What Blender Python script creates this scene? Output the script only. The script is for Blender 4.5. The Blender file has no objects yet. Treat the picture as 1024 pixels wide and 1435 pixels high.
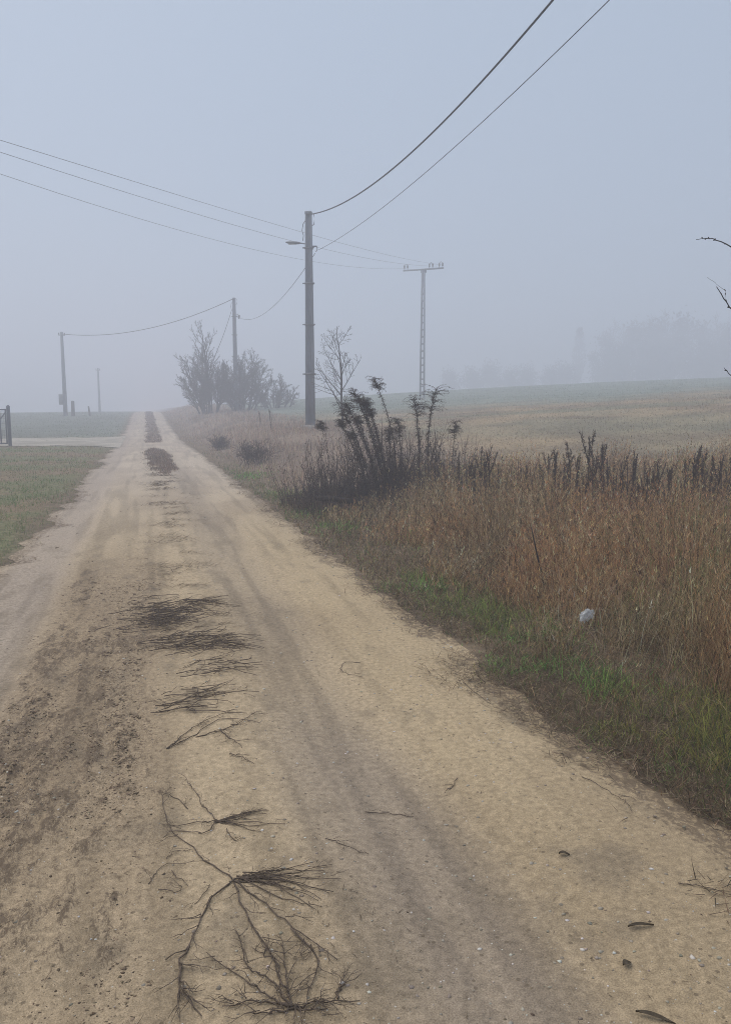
import bpy, math, random
import numpy as np
R = math.radians
rng = np.random.default_rng(7)
random.seed(7)
scene = bpy.context.scene
COL = scene.collection

# ------------------------------------------------------------------ camera constants (real place, metres; road runs along +y)
EYE, PITCH, YAW, FPX, PW, PH = 1.6, R(7.53), R(15.75), 1078.0, 1024, 1435

def ray(px, py):
    x = (px - PW/2)/FPX; z = -(py - PH/2)/FPX
    y2 = math.cos(PITCH) + z*math.sin(PITCH); z2 = -math.sin(PITCH) + z*math.cos(PITCH)
    return np.array([x*math.cos(YAW) + y2*math.sin(YAW), -x*math.sin(YAW) + y2*math.cos(YAW), z2])

def flat(px, py, z=0.012):
    r = ray(px, py); t = (z - EYE)/r[2]
    return np.array([r[0]*t, r[1]*t, z])

def cam_xy(x, y):
    return (np.asarray(x)*math.cos(YAW) - np.asarray(y)*math.sin(YAW), np.asarray(x)*math.sin(YAW) + np.asarray(y)*math.cos(YAW))

def world_xy(cx, cd):
    return (cx*math.cos(YAW) + cd*math.sin(YAW), -cx*math.sin(YAW) + cd*math.cos(YAW))

# ------------------------------------------------------------------ noise
def _hash(i, j, s):
    h = (i*374761393 + j*668265263 + s*974634777) & 0xffffffff
    h = ((h ^ (h >> 13))*1274126177) & 0xffffffff
    return ((h ^ (h >> 16)) & 0xffff)/65535.0

def vn(x, y, s=0):
    x = np.asarray(x, float); y = np.asarray(y, float)
    i = np.floor(x).astype(np.int64); j = np.floor(y).astype(np.int64)
    u = x - i; v = y - j; u = u*u*(3-2*u); v = v*v*(3-2*v)
    a = _hash(i, j, s); b = _hash(i+1, j, s); c = _hash(i, j+1, s); d = _hash(i+1, j+1, s)
    return (a*(1-u) + b*u)*(1-v) + (c*(1-u) + d*u)*v

def fbm(x, y, s=0, o=4):
    x = np.asarray(x, float); y = np.asarray(y, float)
    r = 0; a = .5; n = 0
    for k in range(o):
        r = r + a*vn(x*2**k + 17.3*k, y*2**k - 9.1*k, s+k*31); n += a; a *= .55
    return r/n

def sm(a, b, v):
    t = np.clip((np.asarray(v, float) - a)/(b - a), 0, 1); return t*t*(3-2*t)

def mix(a, b, t):
    t = np.asarray(t, float)[..., None]; return np.asarray(a)*(1-t) + np.asarray(b)*t

# ------------------------------------------------------------------ terrain
def edge_r(y):
    y = np.asarray(y, float)
    return 2.02 - .12*sm(3, 8, y) - .25*sm(25, 45, y) + .18*(fbm(y*.8, 0*y+3, 5) - .5) + .10*(vn(y*4.5, 0*y, 6) - .5)

def edge_l(y):
    y = np.asarray(y, float)
    return -1.50 + .10*sm(9, 15, y) + .5*(fbm(y*.5, 0*y+8, 9) - .5) + .2*(vn(y*3.0, 0*y, 12) - .5)

def terrain(x, y):
    x = np.asarray(x, float); y = np.asarray(y, float)
    base = 1.35*sm(32, 100, y)
    bank = (.10 + .72*sm(9, 32, y))*sm(2.1, 5.6, x)
    q = np.maximum(x - 6.5, 0)
    field = .068*np.tanh(q/90.0)*90.0*sm(3, 17, y)
    left = -.012*90*np.tanh(np.maximum(-x - 9, 0)/90.0)
    rough = (.10*(fbm(x*.35, y*.35, 3) - .5) + .05*(vn(x*1.6, y*1.6, 21) - .5))*np.maximum(sm(2.0, 3.2, x), sm(-1.4, -2.6, x))
    return base + bank + field + left + rough

def ground_z(x, y):
    x = np.asarray(x, float); y = np.asarray(y, float)
    trough = .05*sm(-1.05, -.75, x)*sm(1.55, 1.25, x)
    return terrain(x, y) - trough

# ------------------------------------------------------------------ helpers
def tag(o, label=None, cat=None, group=None, kind=None):
    if label: o['label'] = label
    if cat: o['category'] = cat
    if group: o['group'] = group
    if kind: o['kind'] = kind
    return o

def empty(name, loc, rz=0.0):
    o = bpy.data.objects.new(name, None); COL.objects.link(o)
    o.location = [float(v) for v in loc]; o.rotation_euler = (0, 0, rz); o.empty_display_size = .2
    return o

def link(name, me, m, parent=None, loc=None):
    o = bpy.data.objects.new(name, me); COL.objects.link(o)
    if m is not None and not me.materials: me.materials.append(m)
    if parent is not None: o.parent = parent
    if loc is not None: o.location = [float(v) for v in loc]
    return o

def copy_tree(o, parent=None):
    c = o.copy(); COL.objects.link(c)
    if parent is not None: c.parent = parent
    for ch in list(o.children): copy_tree(ch, c)
    return c

def mesh_np(name, V, faces_by_n, col=None, smooth=False, mask=None):
    """faces_by_n: list of int arrays (F, n)"""
    me = bpy.data.meshes.new(name)
    V = np.asarray(V, np.float32)
    faces_by_n = [np.asarray(f, np.int32) for f in faces_by_n if len(f)]
    loops = np.concatenate([f.ravel() for f in faces_by_n])
    tot = np.concatenate([np.full(len(f), f.shape[1], np.int32) for f in faces_by_n])
    start = np.concatenate([[0], np.cumsum(tot)[:-1]]).astype(np.int32)
    me.vertices.add(len(V)); me.vertices.foreach_set('co', V.ravel())
    me.loops.add(len(loops)); me.loops.foreach_set('vertex_index', loops)
    me.polygons.add(len(tot)); me.polygons.foreach_set('loop_start', start); me.polygons.foreach_set('loop_total', tot)
    if smooth: me.polygons.foreach_set('use_smooth', np.ones(len(tot), bool))
    if col is not None:
        a = me.color_attributes.new('tint', 'FLOAT_COLOR', 'POINT')
        c4 = np.ones((len(V), 4), np.float32); c4[:, :3] = col
        a.data.foreach_set('color', c4.ravel())
    if mask is not None:
        a = me.color_attributes.new('mask', 'FLOAT_COLOR', 'POINT')
        c4 = np.ones((len(V), 4), np.float32); c4[:, :3] = mask
        a.data.foreach_set('color', c4.ravel())
    me.update(calc_edges=True); me.validate()
    return me

class MB:
    """collects boxes, tubes, lathes and flakes into one mesh"""
    def __init__(s): s.V = []; s.F = {}; s.n = 0
    def add(s, V, faces):
        V = np.asarray(V, float)
        for f in faces: s.F.setdefault(len(f), []).append([i + s.n for i in f])
        s.V.append(V); s.n += len(V)
    def box(s, c, d, rz=0.0):
        x, y, z = [v/2 for v in d]
        P = np.array([[-x,-y,-z],[x,-y,-z],[x,y,-z],[-x,y,-z],[-x,-y,z],[x,-y,z],[x,y,z],[-x,y,z]])
        ca, sa = math.cos(rz), math.sin(rz)
        P = P @ np.array([[ca, sa, 0],[-sa, ca, 0],[0,0,1]]) + np.array(c, float)
        s.add(P, [(0,3,2,1),(4,5,6,7),(0,1,5,4),(1,2,6,5),(2,3,7,6),(3,0,4,7)])
    def loft(s, rings, cap=True):
        """rings: list of (n,3) closed loops"""
        n = len(rings[0]); P = np.concatenate(rings); f = []
        for k in range(len(rings)-1):
            for i in range(n):
                j = (i+1) % n
                f.append((k*n+i, k*n+j, (k+1)*n+j, (k+1)*n+i))
        if cap:
            f.append(tuple(range(n-1, -1, -1))); f.append(tuple(range((len(rings)-1)*n, len(rings)*n)))
        s.add(P, f)
    def tube(s, pts, rad, n=5):
        pts = np.asarray(pts, float); m = len(pts)
        rad = np.broadcast_to(np.asarray(rad, float), (m,))
        d = np.gradient(pts, axis=0); d /= np.linalg.norm(d, axis=1)[:, None] + 1e-9
        ref = np.array([0,0,1.0]) if abs(d[:, 2]).mean() < .8 else np.array([1.0,0,0])
        a = np.cross(d, ref); a /= np.linalg.norm(a, axis=1)[:, None] + 1e-9
        b = np.cross(d, a)
        th = np.arange(n)*2*math.pi/n
        ring = pts[:, None, :] + rad[:, None, None]*(np.cos(th)[None, :, None]*a[:, None, :] + np.sin(th)[None, :, None]*b[:, None, :])
        s.loft(list(ring))
    def flake(s, p, d, w, l, nrm=None):
        """one small leaf: a bent diamond"""
        p = np.asarray(p, float); d = np.asarray(d, float); d = d/(np.linalg.norm(d)+1e-9)
        u = np.cross(d, rng.normal(size=3)); u /= np.linalg.norm(u)+1e-9
        k = np.cross(d, u)
        s.add([p, p + d*l*.5 + u*w*.5, p + d*l + k*l*.15, p + d*l*.5 - u*w*.5 + k*w*.15], [(0,1,2,3)])
    def mesh(s, name, smooth=False):
        return mesh_np(name, np.concatenate(s.V), [np.array(f) for f in s.F.values()], smooth=smooth)
    def build(s, name, m, parent=None, loc=None, smooth=False):
        return link(name, s.mesh(name, smooth), m, parent, loc)

# ------------------------------------------------------------------ materials
def nodes_of(m):
    m.use_nodes = True; nt = m.node_tree
    return nt, nt.nodes, nt.links, nt.nodes['Principled BSDF']

def mat(name, c, c2=None, scale=8.0, rough=.9, spec=.2, bump=0.0, metallic=0.0, stretch=(1,1,1), detail=5):
    m = bpy.data.materials.new(name); nt, N, L, P = nodes_of(m)
    P.inputs['Roughness'].default_value = rough; P.inputs['Specular IOR Level'].default_value = spec
    P.inputs['Metallic'].default_value = metallic
    tc = N.new('ShaderNodeTexCoord'); mp = N.new('ShaderNodeMapping'); mp.inputs['Scale'].default_value = stretch
    nz = N.new('ShaderNodeTexNoise'); nz.inputs['Scale'].default_value = scale; nz.inputs['Detail'].default_value = detail
    nz.inputs['Roughness'].default_value = .65
    L.new(tc.outputs['Object'], mp.inputs['Vector']); L.new(mp.outputs['Vector'], nz.inputs['Vector'])
    cr = N.new('ShaderNodeValToRGB'); cr.color_ramp.elements[0].position = .3; cr.color_ramp.elements[1].position = .7
    c2 = c2 or [v*.6 for v in c]
    cr.color_ramp.elements[0].color = (*c2, 1); cr.color_ramp.elements[1].color = (*c, 1)
    L.new(nz.outputs['Fac'], cr.inputs['Fac']); L.new(cr.outputs['Color'], P.inputs['Base Color'])
    if bump:
        b = N.new('ShaderNodeBump'); b.inputs['Strength'].default_value = bump; b.inputs['Distance'].default_value = .01
        L.new(nz.outputs['Fac'], b.inputs['Height']); L.new(b.outputs['Normal'], P.inputs['Normal'])
    return m

def tint_mat(name, rough=.9, spec=.1, vary=.35, scale=60.0, trans=0.0):
    """true colour held per blade, with fine procedural variation"""
    m = bpy.data.materials.new(name); nt, N, L, P = nodes_of(m)
    P.inputs['Roughness'].default_value = rough; P.inputs['Specular IOR Level'].default_value = spec
    at = N.new('ShaderNodeAttribute'); at.attribute_name = 'tint'
    tc = N.new('ShaderNodeTexCoord'); nz = N.new('ShaderNodeTexNoise'); nz.inputs['Scale'].default_value = scale; nz.inputs['Detail'].default_value = 3
    L.new(tc.outputs['Object'], nz.inputs['Vector'])
    mr = N.new('ShaderNodeMapRange'); mr.inputs['From Min'].default_value = .3; mr.inputs['From Max'].default_value = .7
    mr.inputs['To Min'].default_value = 1-vary; mr.inputs['To Max'].default_value = 1+vary
    L.new(nz.outputs['Fac'], mr.inputs['Value'])
    mx = N.new('ShaderNodeVectorMath'); mx.operation = 'SCALE'
    L.new(at.outputs['Color'], mx.inputs[0]); L.new(mr.outputs['Result'], mx.inputs['Scale'])
    L.new(mx.outputs['Vector'], P.inputs['Base Color'])
    return m, nt, N, L, P, tc, mx

M = {}
def grass_mat():
    m, nt, N, L, P, tc, mx = tint_mat('grass_blades', vary=.28)
    tr_ = N.new('ShaderNodeBsdfTranslucent'); ms = N.new('ShaderNodeMixShader'); ms.inputs['Fac'].default_value = .38
    L.new(mx.outputs['Vector'], tr_.inputs['Color']); L.new(P.outputs['BSDF'], ms.inputs[1]); L.new(tr_.outputs['BSDF'], ms.inputs[2])
    L.new(ms.outputs['Shader'], N['Material Output'].inputs['Surface']); return m
M['grass'] = grass_mat(); M['stone'] = tint_mat('stone_chips', vary=.2)[0]
M['bark'] = mat('dark_bark', (.075,.066,.062), (.035,.030,.028), 30, bump=.5)
M['weed'] = mat('dead_weed', (.125,.094,.078), (.042,.032,.028), 40)
M['weed_leaf'] = mat('withered_leaves', (.135,.100,.082), (.042,.032,.028), 25)
M['shrub'] = mat('shrub_stems', (.17,.130,.110), (.055,.042,.038), 9)
M['fallen'] = mat('damp_dead_twig', (.175,.130,.098), (.07,.053,.041), 40)
M['log'] = mat('rotten_bough', (.055,.043,.036), (.022,.018,.016), 18, bump=.6)
M['concrete'] = mat('weathered_concrete', (.285,.305,.335), (.165,.178,.20), 5, bump=.3, stretch=(1.5,1.5,.35))
M['footing'] = mat('pale_concrete', (.46,.45,.42), (.30,.29,.27), 9, bump=.4)
M['steel'] = mat('galvanised_steel', (.22,.23,.24), (.13,.135,.14), 12, rough=.55, spec=.4, metallic=.4)
M['cable'] = mat('cable_sheath', (.03,.03,.032), (.018,.018,.02), 20, rough=.6)
M['wire'] = mat('aluminium_wire', (.10,.10,.105), (.06,.06,.063), 20, rough=.5, metallic=.3)
M['ceramic'] = mat('brown_insulator', (.10,.075,.065), (.06,.045,.04), 15, rough=.35, spec=.5)
M['box'] = mat('grey_meter_box', (.30,.31,.32), (.2,.205,.21), 6, rough=.5)
M['lampgrey'] = mat('lamp_housing', (.23,.24,.25), (.17,.175,.18), 10, rough=.5)
M['glass'] = mat('lamp_diffuser', (.5,.5,.48), (.4,.4,.39), 10, rough=.3)
M['gate'] = mat('gate_tube', (.16,.18,.22), (.10,.11,.14), 14, rough=.6, metallic=.3)
M['wood'] = mat('grey_post_wood', (.14,.12,.11), (.06,.052,.048), 10, bump=.5, stretch=(4,4,.6))
M['plastic'] = mat('crumpled_film', (.80,.80,.80), (.50,.50,.50), 70, rough=.45)
M['treecrown'] = mat('far_twigs', (.075,.072,.066), (.035,.034,.032), 4)
M['leaf'] = mat('brown_leaf', (.11,.085,.055), (.05,.038,.026), 60)

# ------------------------------------------------------------------ ground sheet
def axis(parts):
    out = [parts[0][0]]
    for a, b, st in parts:
        n = max(1, int(round((b-a)/st))); out += list(np.linspace(a, b, n+1)[1:])
    return np.array(out)

def ground_col(x, y):
    n = fbm(x*.55, y*.55, 40); n2 = fbm(x*2.2, y*2.2, 44); n3 = fbm(x*.12, y*.12, 47)
    soil = mix((.235,.175,.115), (.13,.098,.068), n2)
    # mown field to the right: brown stubble near, greener frosty crop far out
    d = cam_xy(x, y)[1]
    stub = mix((.36,.270,.165), (.21,.158,.102), sm(.3, .7, n))
    cxx = cam_xy(x, y)[0]; rows = fbm(cxx*.05 + d*.02, d*.42, 49, 3)
    stub = mix(stub, np.array((.17,.175,.115)), .65*sm(.50, .66, rows))
    stub = mix(stub, np.array((.20,.205,.14)), .45*sm(.52, .75, n3))
    crop = mix((.235,.265,.215), (.165,.195,.15), sm(.3, .7, n))
    f = mix(stub, crop, sm(38, 62, d + 24*(n3-.5)))
    verge = mix((.29,.22,.165), (.17,.13,.10), sm(.3, .7, n))
    lawnnear = mix((.17,.165,.085), (.22,.16,.10), sm(.4, .6, n))
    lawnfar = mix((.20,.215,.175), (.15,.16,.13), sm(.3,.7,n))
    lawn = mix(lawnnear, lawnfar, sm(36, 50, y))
    c = mix(soil, verge, sm(12, 18, y)*sm(2.1, 3.0, x))
    c = mix(c, f, np.maximum(sm(6.2, 9.0, x + 1.6*(n-.5))*sm(9, 14, d), 0))
    c = mix(c, lawn, sm(-1.3, -1.9, x + .5*(n2-.5)))
    return c

gx = axis([(-420,-120,30),(-120,-40,6),(-40,-10,1.0),(-10,-3,.35),(-3,9,.16),(9,30,.5),(30,80,2),(80,180,6),(180,420,30)])
gy = axis([(-60,-4,6),(-4,0,.5),(0,14,.16),(14,40,.35),(40,110,1.0),(110,200,5),(200,480,30)])
X, Y = np.meshgrid(gx, gy); Z = ground_z(X, Y)
nx, ny = len(gx), len(gy)
idx = np.arange(nx*ny).reshape(ny, nx)
Q = np.stack([idx[:-1,:-1], idx[:-1,1:], idx[1:,1:], idx[1:,:-1]], -1).reshape(-1, 4)
me = mesh_np('ground', np.stack([X, Y, Z], -1).reshape(-1, 3), [Q], ground_col(X, Y).reshape(-1, 3), True)
gm, nt, N, L, P, tc, mx = tint_mat('ground_soil', vary=.30, scale=9.0)
nzb = N.new('ShaderNodeTexNoise'); nzb.inputs['Scale'].default_value = 35; nzb.inputs['Detail'].default_value = 6
L.new(tc.outputs['Object'], nzb.inputs['Vector'])
bp = N.new('ShaderNodeBump'); bp.inputs['Strength'].default_value = .6; bp.inputs['Distance'].default_value = .03
L.new(nzb.outputs['Fac'], bp.inputs['Height']); L.new(bp.outputs['Normal'], P.inputs['Normal'])
tag(link('ground', me, gm), 'brown soil and stubble of the verge and rising field', 'ground', kind='structure')

# ------------------------------------------------------------------ dirt road
def road_relief(x, y):
    near = sm(22, 8, y)
    band = sm(-.95, -.66, x + .12*(vn(y*.9, 0*y, 60)-.5))*sm(.22, -.08, x + .12*(vn(y*1.1, 0*y+4, 61)-.5))
    fade = sm(10.5, 7.0, y)*(.55 + .45*sm(1.6, 3.4, y))
    clod = fbm(x*17, y*9, 62, 4); patch = fbm(x*3.1, y*1.1, 66, 3)
    lines = .5 + .5*np.sin((x + .03*np.sin(y*1.3))*2*math.pi/.115)
    hard = sm(.13, 0, np.abs(x + .60 + .04*np.sin(y*.8)))*sm(.45, .62, fbm(x*7, y*2.6, 71, 3))
    mud = band*fade*np.clip(sm(.42, .64, clod*.62 + patch*.40 + .05*lines - .03), 0, 1)
    mud = np.clip(mud + .8*hard*fade*sm(.40, .56, clod) + .30*band*fade*sm(.35,.6,patch), 0, 1)
    tread = band*fade
    ridge = -.030*np.exp(-((x+.95)/.25)**2) - .025*np.exp(-((x-.98)/.28)**2) + .016*np.exp(-((x-.35)/.25)**2)
    rel = ridge + near*(.026*mud*(clod-.35) + .010*tread*(lines-.5)*sm(.4,.6,patch) - .016*hard*tread + .016*(fbm(x*5, y*2.2, 74)-.5) + .006*(fbm(x*24, y*20, 75, 2)-.5))
    return rel, mud, band*fade

def turf(x, y):
    n_ = fbm(x*3.0, y*.8, 97, 4) - .5; m_ = fbm(x*9, y*2.5, 98, 3) - .5
    a_ = 1 - ((x-.33-.05*(26-y)*.3)/.44)**2 - ((y-26.2)/6.6)**4 + 1.9*n_ + 1.2*m_
    b_ = 1 - ((x-.30)/.46)**2 - sm(39.5, 36.0, y + 5*n_)*3 + 1.7*n_ + 1.2*m_
    return np.maximum(sm(.05, .75, a_), sm(.05, .75, b_))

def road_col(x, y, mud, band):
    er, el = edge_r(y), edge_l(y)
    n = fbm(x*1.3, y*.55, 80); n2 = fbm(x*5, y*3.2, 83); st = fbm(x*9, y*.45, 86)
    c = mix((.465,.355,.228), (.385,.292,.188), sm(.35, .65, n))
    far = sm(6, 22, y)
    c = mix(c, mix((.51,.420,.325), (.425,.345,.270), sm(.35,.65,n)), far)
    c = mix(c, mix((.47,.355,.205), (.39,.288,.165), sm(.35,.65,n)), .30*sm(1.0, 1.35, x + .3*(n-.5))*sm(16, 7, y))
    # packed wheel tracks: greyer
    wr = sm(.42, .10, np.abs(x - .80 - .10*(n-.5)*2))*(sm(4.6, 3.0, y)*.8 + .45*sm(2.5, 6, y)*sm(40, 20, y))
    wl = sm(.50, .12, np.abs(x + 1.12))*sm(2.5, 5, y)*.7
    c = mix(c, (.295,.238,.188), np.clip(wr*(.75 + .5*(st-.5)), 0, .8))
    c = mix(c, (.40,.325,.265), np.clip(wl, 0, 1))
    c = mix(c, (.315,.232,.152), .60*band)
    # streaks drawn along by tyres
    c = c*(1 - .20*(sm(.48, .70, st)))[..., None]
    # damp blotches and crumbs
    c = mix(c, (.21,.165,.115), .5*sm(.60, .76, n2)*sm(16, 5, y))
    # humus mixed in along both edges
    de = np.minimum(er - x, (x - el)*1.2)
    hum = sm(.42, .04, de + .45*(fbm(x*4, y*3, 90)-.5))
    # dark turf strip left between the tracks further on
    wob_ = (fbm(x*3.3, y*.9, 97) - .5)
    strip = turf(x, y)
    gap = 1.0
    c = mix(c, mix((.19,.14,.11), (.28,.21,.165), n2), .85*strip*gap)
    return c, np.stack([np.clip(mud, 0, 1), hum, band], -1)

ys = [-4.0]
while ys[-1] < 190:
    y = ys[-1]; ys.append(y + (.12 if y < 1.2 else min(.022*max(y, 1.4)/1.6, 1.6)))
ys = np.array(ys); us = np.linspace(0, 1, 170)
Yr = np.repeat(ys[:, None], len(us), 1); Xr = edge_l(ys)[:, None]*(1-us) + edge_r(ys)[:, None]*us
rel, mud, band = road_relief(Xr, Yr)
lip = sm(0, .08, us)*sm(1, .92, us)
Zr = terrain(Xr, Yr) + .006 + rel*lip[None, :] + .02*lip[None, :]
def road_z(x, y):
    r, _, _ = road_relief(np.asarray(x, float), np.asarray(y, float)); return terrain(x, y) + .026 + r
nx, ny = len(us), len(ys); idx = np.arange(nx*ny).reshape(ny, nx)
Q = np.stack([idx[:-1,:-1], idx[:-1,1:], idx[1:,1:], idx[1:,:-1]], -1).reshape(-1, 4)
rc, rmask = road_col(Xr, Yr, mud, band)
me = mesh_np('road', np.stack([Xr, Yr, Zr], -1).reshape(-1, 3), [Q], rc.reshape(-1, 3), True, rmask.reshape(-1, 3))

def road_mat():
    m, nt, N, L, P, tc, mx = tint_mat('sandy_dirt', rough=.95, spec=.15, vary=.20, scale=38.0)
    # grit: fine grains and pale stone chips
    n2 = N.new('ShaderNodeTexNoise'); n2.inputs['Scale'].default_value = 210; n2.inputs['Detail'].default_value = 4; n2.inputs['Roughness'].default_value = .75
    L.new(tc.outputs['Object'], n2.inputs['Vector'])
    mr = N.new('ShaderNodeMapRange'); mr.inputs['From Min'].default_value = .33; mr.inputs['From Max'].default_value = .67
    mr.inputs['To Min'].default_value = .62; mr.inputs['To Max'].default_value = 1.36; L.new(n2.outputs['Fac'], mr.inputs['Value'])
    s2 = N.new('ShaderNodeVectorMath'); s2.operation = 'SCALE'; L.new(mx.outputs['Vector'], s2.inputs[0]); L.new(mr.outputs['Result'], s2.inputs['Scale'])
    vo = N.new('ShaderNodeTexVoronoi'); vo.inputs['Scale'].default_value = 55; vo.inputs['Randomness'].default_value = 1
    L.new(tc.outputs['Object'], vo.inputs['Vector'])
    lt = N.new('ShaderNodeMath'); lt.operation = 'LESS_THAN'; lt.inputs[1].default_value = .16; L.new(vo.outputs['Distance'], lt.inputs[0])
    sep = N.new('ShaderNodeSeparateColor'); L.new(vo.outputs['Color'], sep.inputs['Color'])
    gt = N.new('ShaderNodeMath'); gt.operation = 'GREATER_THAN'; gt.inputs[1].default_value = .93; L.new(sep.outputs['Red'], gt.inputs[0])
    mu = N.new('ShaderNodeMath'); mu.operation = 'MULTIPLY'; L.new(lt.outputs[0], mu.inputs[0]); L.new(gt.outputs[0], mu.inputs[1])
    mxx = N.new('ShaderNodeMix'); mxx.data_type = 'RGBA'; L.new(mu.outputs[0], mxx.inputs['Factor'])
    L.new(s2.outputs['Vector'], mxx.inputs['A'])
    mxx.inputs['B'].default_value = (.52,.47,.40,1)
    # dark crumbs
    v2 = N.new('ShaderNodeTexVoronoi'); v2.inputs['Scale'].default_value = 34; L.new(tc.outputs['Object'], v2.inputs['Vector'])
    l2 = N.new('ShaderNodeMath'); l2.operation = 'LESS_THAN'; l2.inputs[1].default_value = .22; L.new(v2.outputs['Distance'], l2.inputs[0])
    sp2 = N.new('ShaderNodeSeparateColor'); L.new(v2.outputs['Color'], sp2.inputs['Color'])
    g2 = N.new('ShaderNodeMath'); g2.operation = 'GREATER_THAN'; g2.inputs[1].default_value = .84; L.new(sp2.outputs['Green'], g2.inputs[0])
    m2 = N.new('ShaderNodeMath'); m2.operation = 'MULTIPLY'; L.new(l2.outputs[0], m2.inputs[0]); L.new(g2.outputs[0], m2.inputs[1])
    m3 = N.new('ShaderNodeMath'); m3.operation = 'MULTIPLY'; m3.inputs[1].default_value = .6; L.new(m2.outputs[0], m3.inputs[0])
    my = N.new('ShaderNodeMix'); my.data_type = 'RGBA'; L.new(m3.outputs[0], my.inputs['Factor']); L.new(mxx.outputs['Result'], my.inputs['A'])
    my.inputs['B'].default_value = (.12,.09,.06,1)
    # wet mud clods pressed along the tyre marks, and dark humus crumbs near the edges
    ma = N.new('ShaderNodeAttribute'); ma.attribute_name = 'mask'; ms = N.new('ShaderNodeSeparateColor'); L.new(ma.outputs['Color'], ms.inputs['Color'])
    def crumbs(prev, chan, scale, stretch, gain, off, col, amt, seed, rg=.72):
        mp = N.new('ShaderNodeMapping'); mp.inputs['Scale'].default_value = stretch; mp.inputs['Location'].default_value = (seed, seed*.7, 0); L.new(tc.outputs['Object'], mp.inputs['Vector'])
        nz = N.new('ShaderNodeTexNoise'); nz.inputs['Scale'].default_value = scale; nz.inputs['Detail'].default_value = 6; nz.inputs['Roughness'].default_value = rg; nz.inputs['Distortion'].default_value = .6
        L.new(mp.outputs['Vector'], nz.inputs['Vector'])
        a = N.new('ShaderNodeMath'); a.operation = 'MULTIPLY_ADD'; a.inputs[1].default_value = gain; a.inputs[2].default_value = off; L.new(ms.outputs[chan], a.inputs[0])
        s_ = N.new('ShaderNodeMath'); s_.operation = 'ADD'; L.new(nz.outputs['Fac'], s_.inputs[0]); L.new(a.outputs[0], s_.inputs[1])
        r = N.new('ShaderNodeMapRange'); r.interpolation_type = 'SMOOTHSTEP'; r.inputs['From Min'].default_value = .56; r.inputs['From Max'].default_value = .70
        r.inputs['To Max'].default_value = amt; L.new(s_.outputs[0], r.inputs['Value'])
        x_ = N.new('ShaderNodeMix'); x_.data_type = 'RGBA'; L.new(r.outputs['Result'], x_.inputs['Factor']); L.new(prev, x_.inputs['A']); x_.inputs['B'].default_value = (*col, 1)
        return x_.outputs['Result']
    o_ = crumbs(my.outputs['Result'], 'Blue', 30, (1,.55,1), .16, -.10, (.15,.108,.07), .75, 3)
    o_ = crumbs(o_, 'Red', 40, (1,.42,1), .30, -.155, (.125,.090,.061), .88, 8, .92)
    o_ = crumbs(o_, 'Blue', 95, (1,.6,1), .17, -.105, (.125,.090,.061), .8, 21, .85)
    o_ = crumbs(o_, 'Green', 30, (1,.8,1), .31, -.15, (.155,.113,.077), .8, 15)
    L.new(o_, P.inputs['Base Color'])
    b = N.new('ShaderNodeBump'); b.inputs['Strength'].default_value = .55; b.inputs['Distance'].default_value = .006
    L.new(n2.outputs['Fac'], b.inputs['Height']); L.new(b.outputs['Normal'], P.inputs['Normal'])
    return m
M['road'] = road_mat()
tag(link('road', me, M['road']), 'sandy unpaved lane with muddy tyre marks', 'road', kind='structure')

# side track to the gate
xs = np.linspace(-45, -1.15, 220); vs = np.linspace(0, 1, 26)
flare = 3.2*np.exp((xs + 1.15)/1.6)
y0 = 37.0 + .10*(xs+1.2)*.35 - flare*.75 + 1.0*(fbm(xs*.9, 0*xs, 101)-.5); y1 = 43.8 - .10*(xs+1.2) + flare*.6 + .8*(fbm(xs*.6, 0*xs+5, 103)-.5)
Xp = np.repeat(xs[:, None], len(vs), 1); Yp = y0[:, None]*(1-vs) + y1[:, None]*vs
Zp = terrain(Xp, Yp) + .02
nx, ny = len(vs), len(xs); idx = np.arange(nx*ny).reshape(ny, nx)
Q = np.stack([idx[:-1,:-1], idx[1:,:-1], idx[1:,1:], idx[:-1,1:]], -1).reshape(-1, 4)
n = fbm(Xp*1.2, Yp*1.2, 105)
me = mesh_np('path', np.stack([Xp, Yp, Zp], -1).reshape(-1, 3), [Q], mix((.44,.39,.32), (.31,.275,.22), sm(.35,.65,n)).reshape(-1, 3), True, np.zeros((Xp.size, 3)))
tag(link('path', me, M['road']), 'pale gravel side track running off to the gate', 'path', kind='structure')

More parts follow.
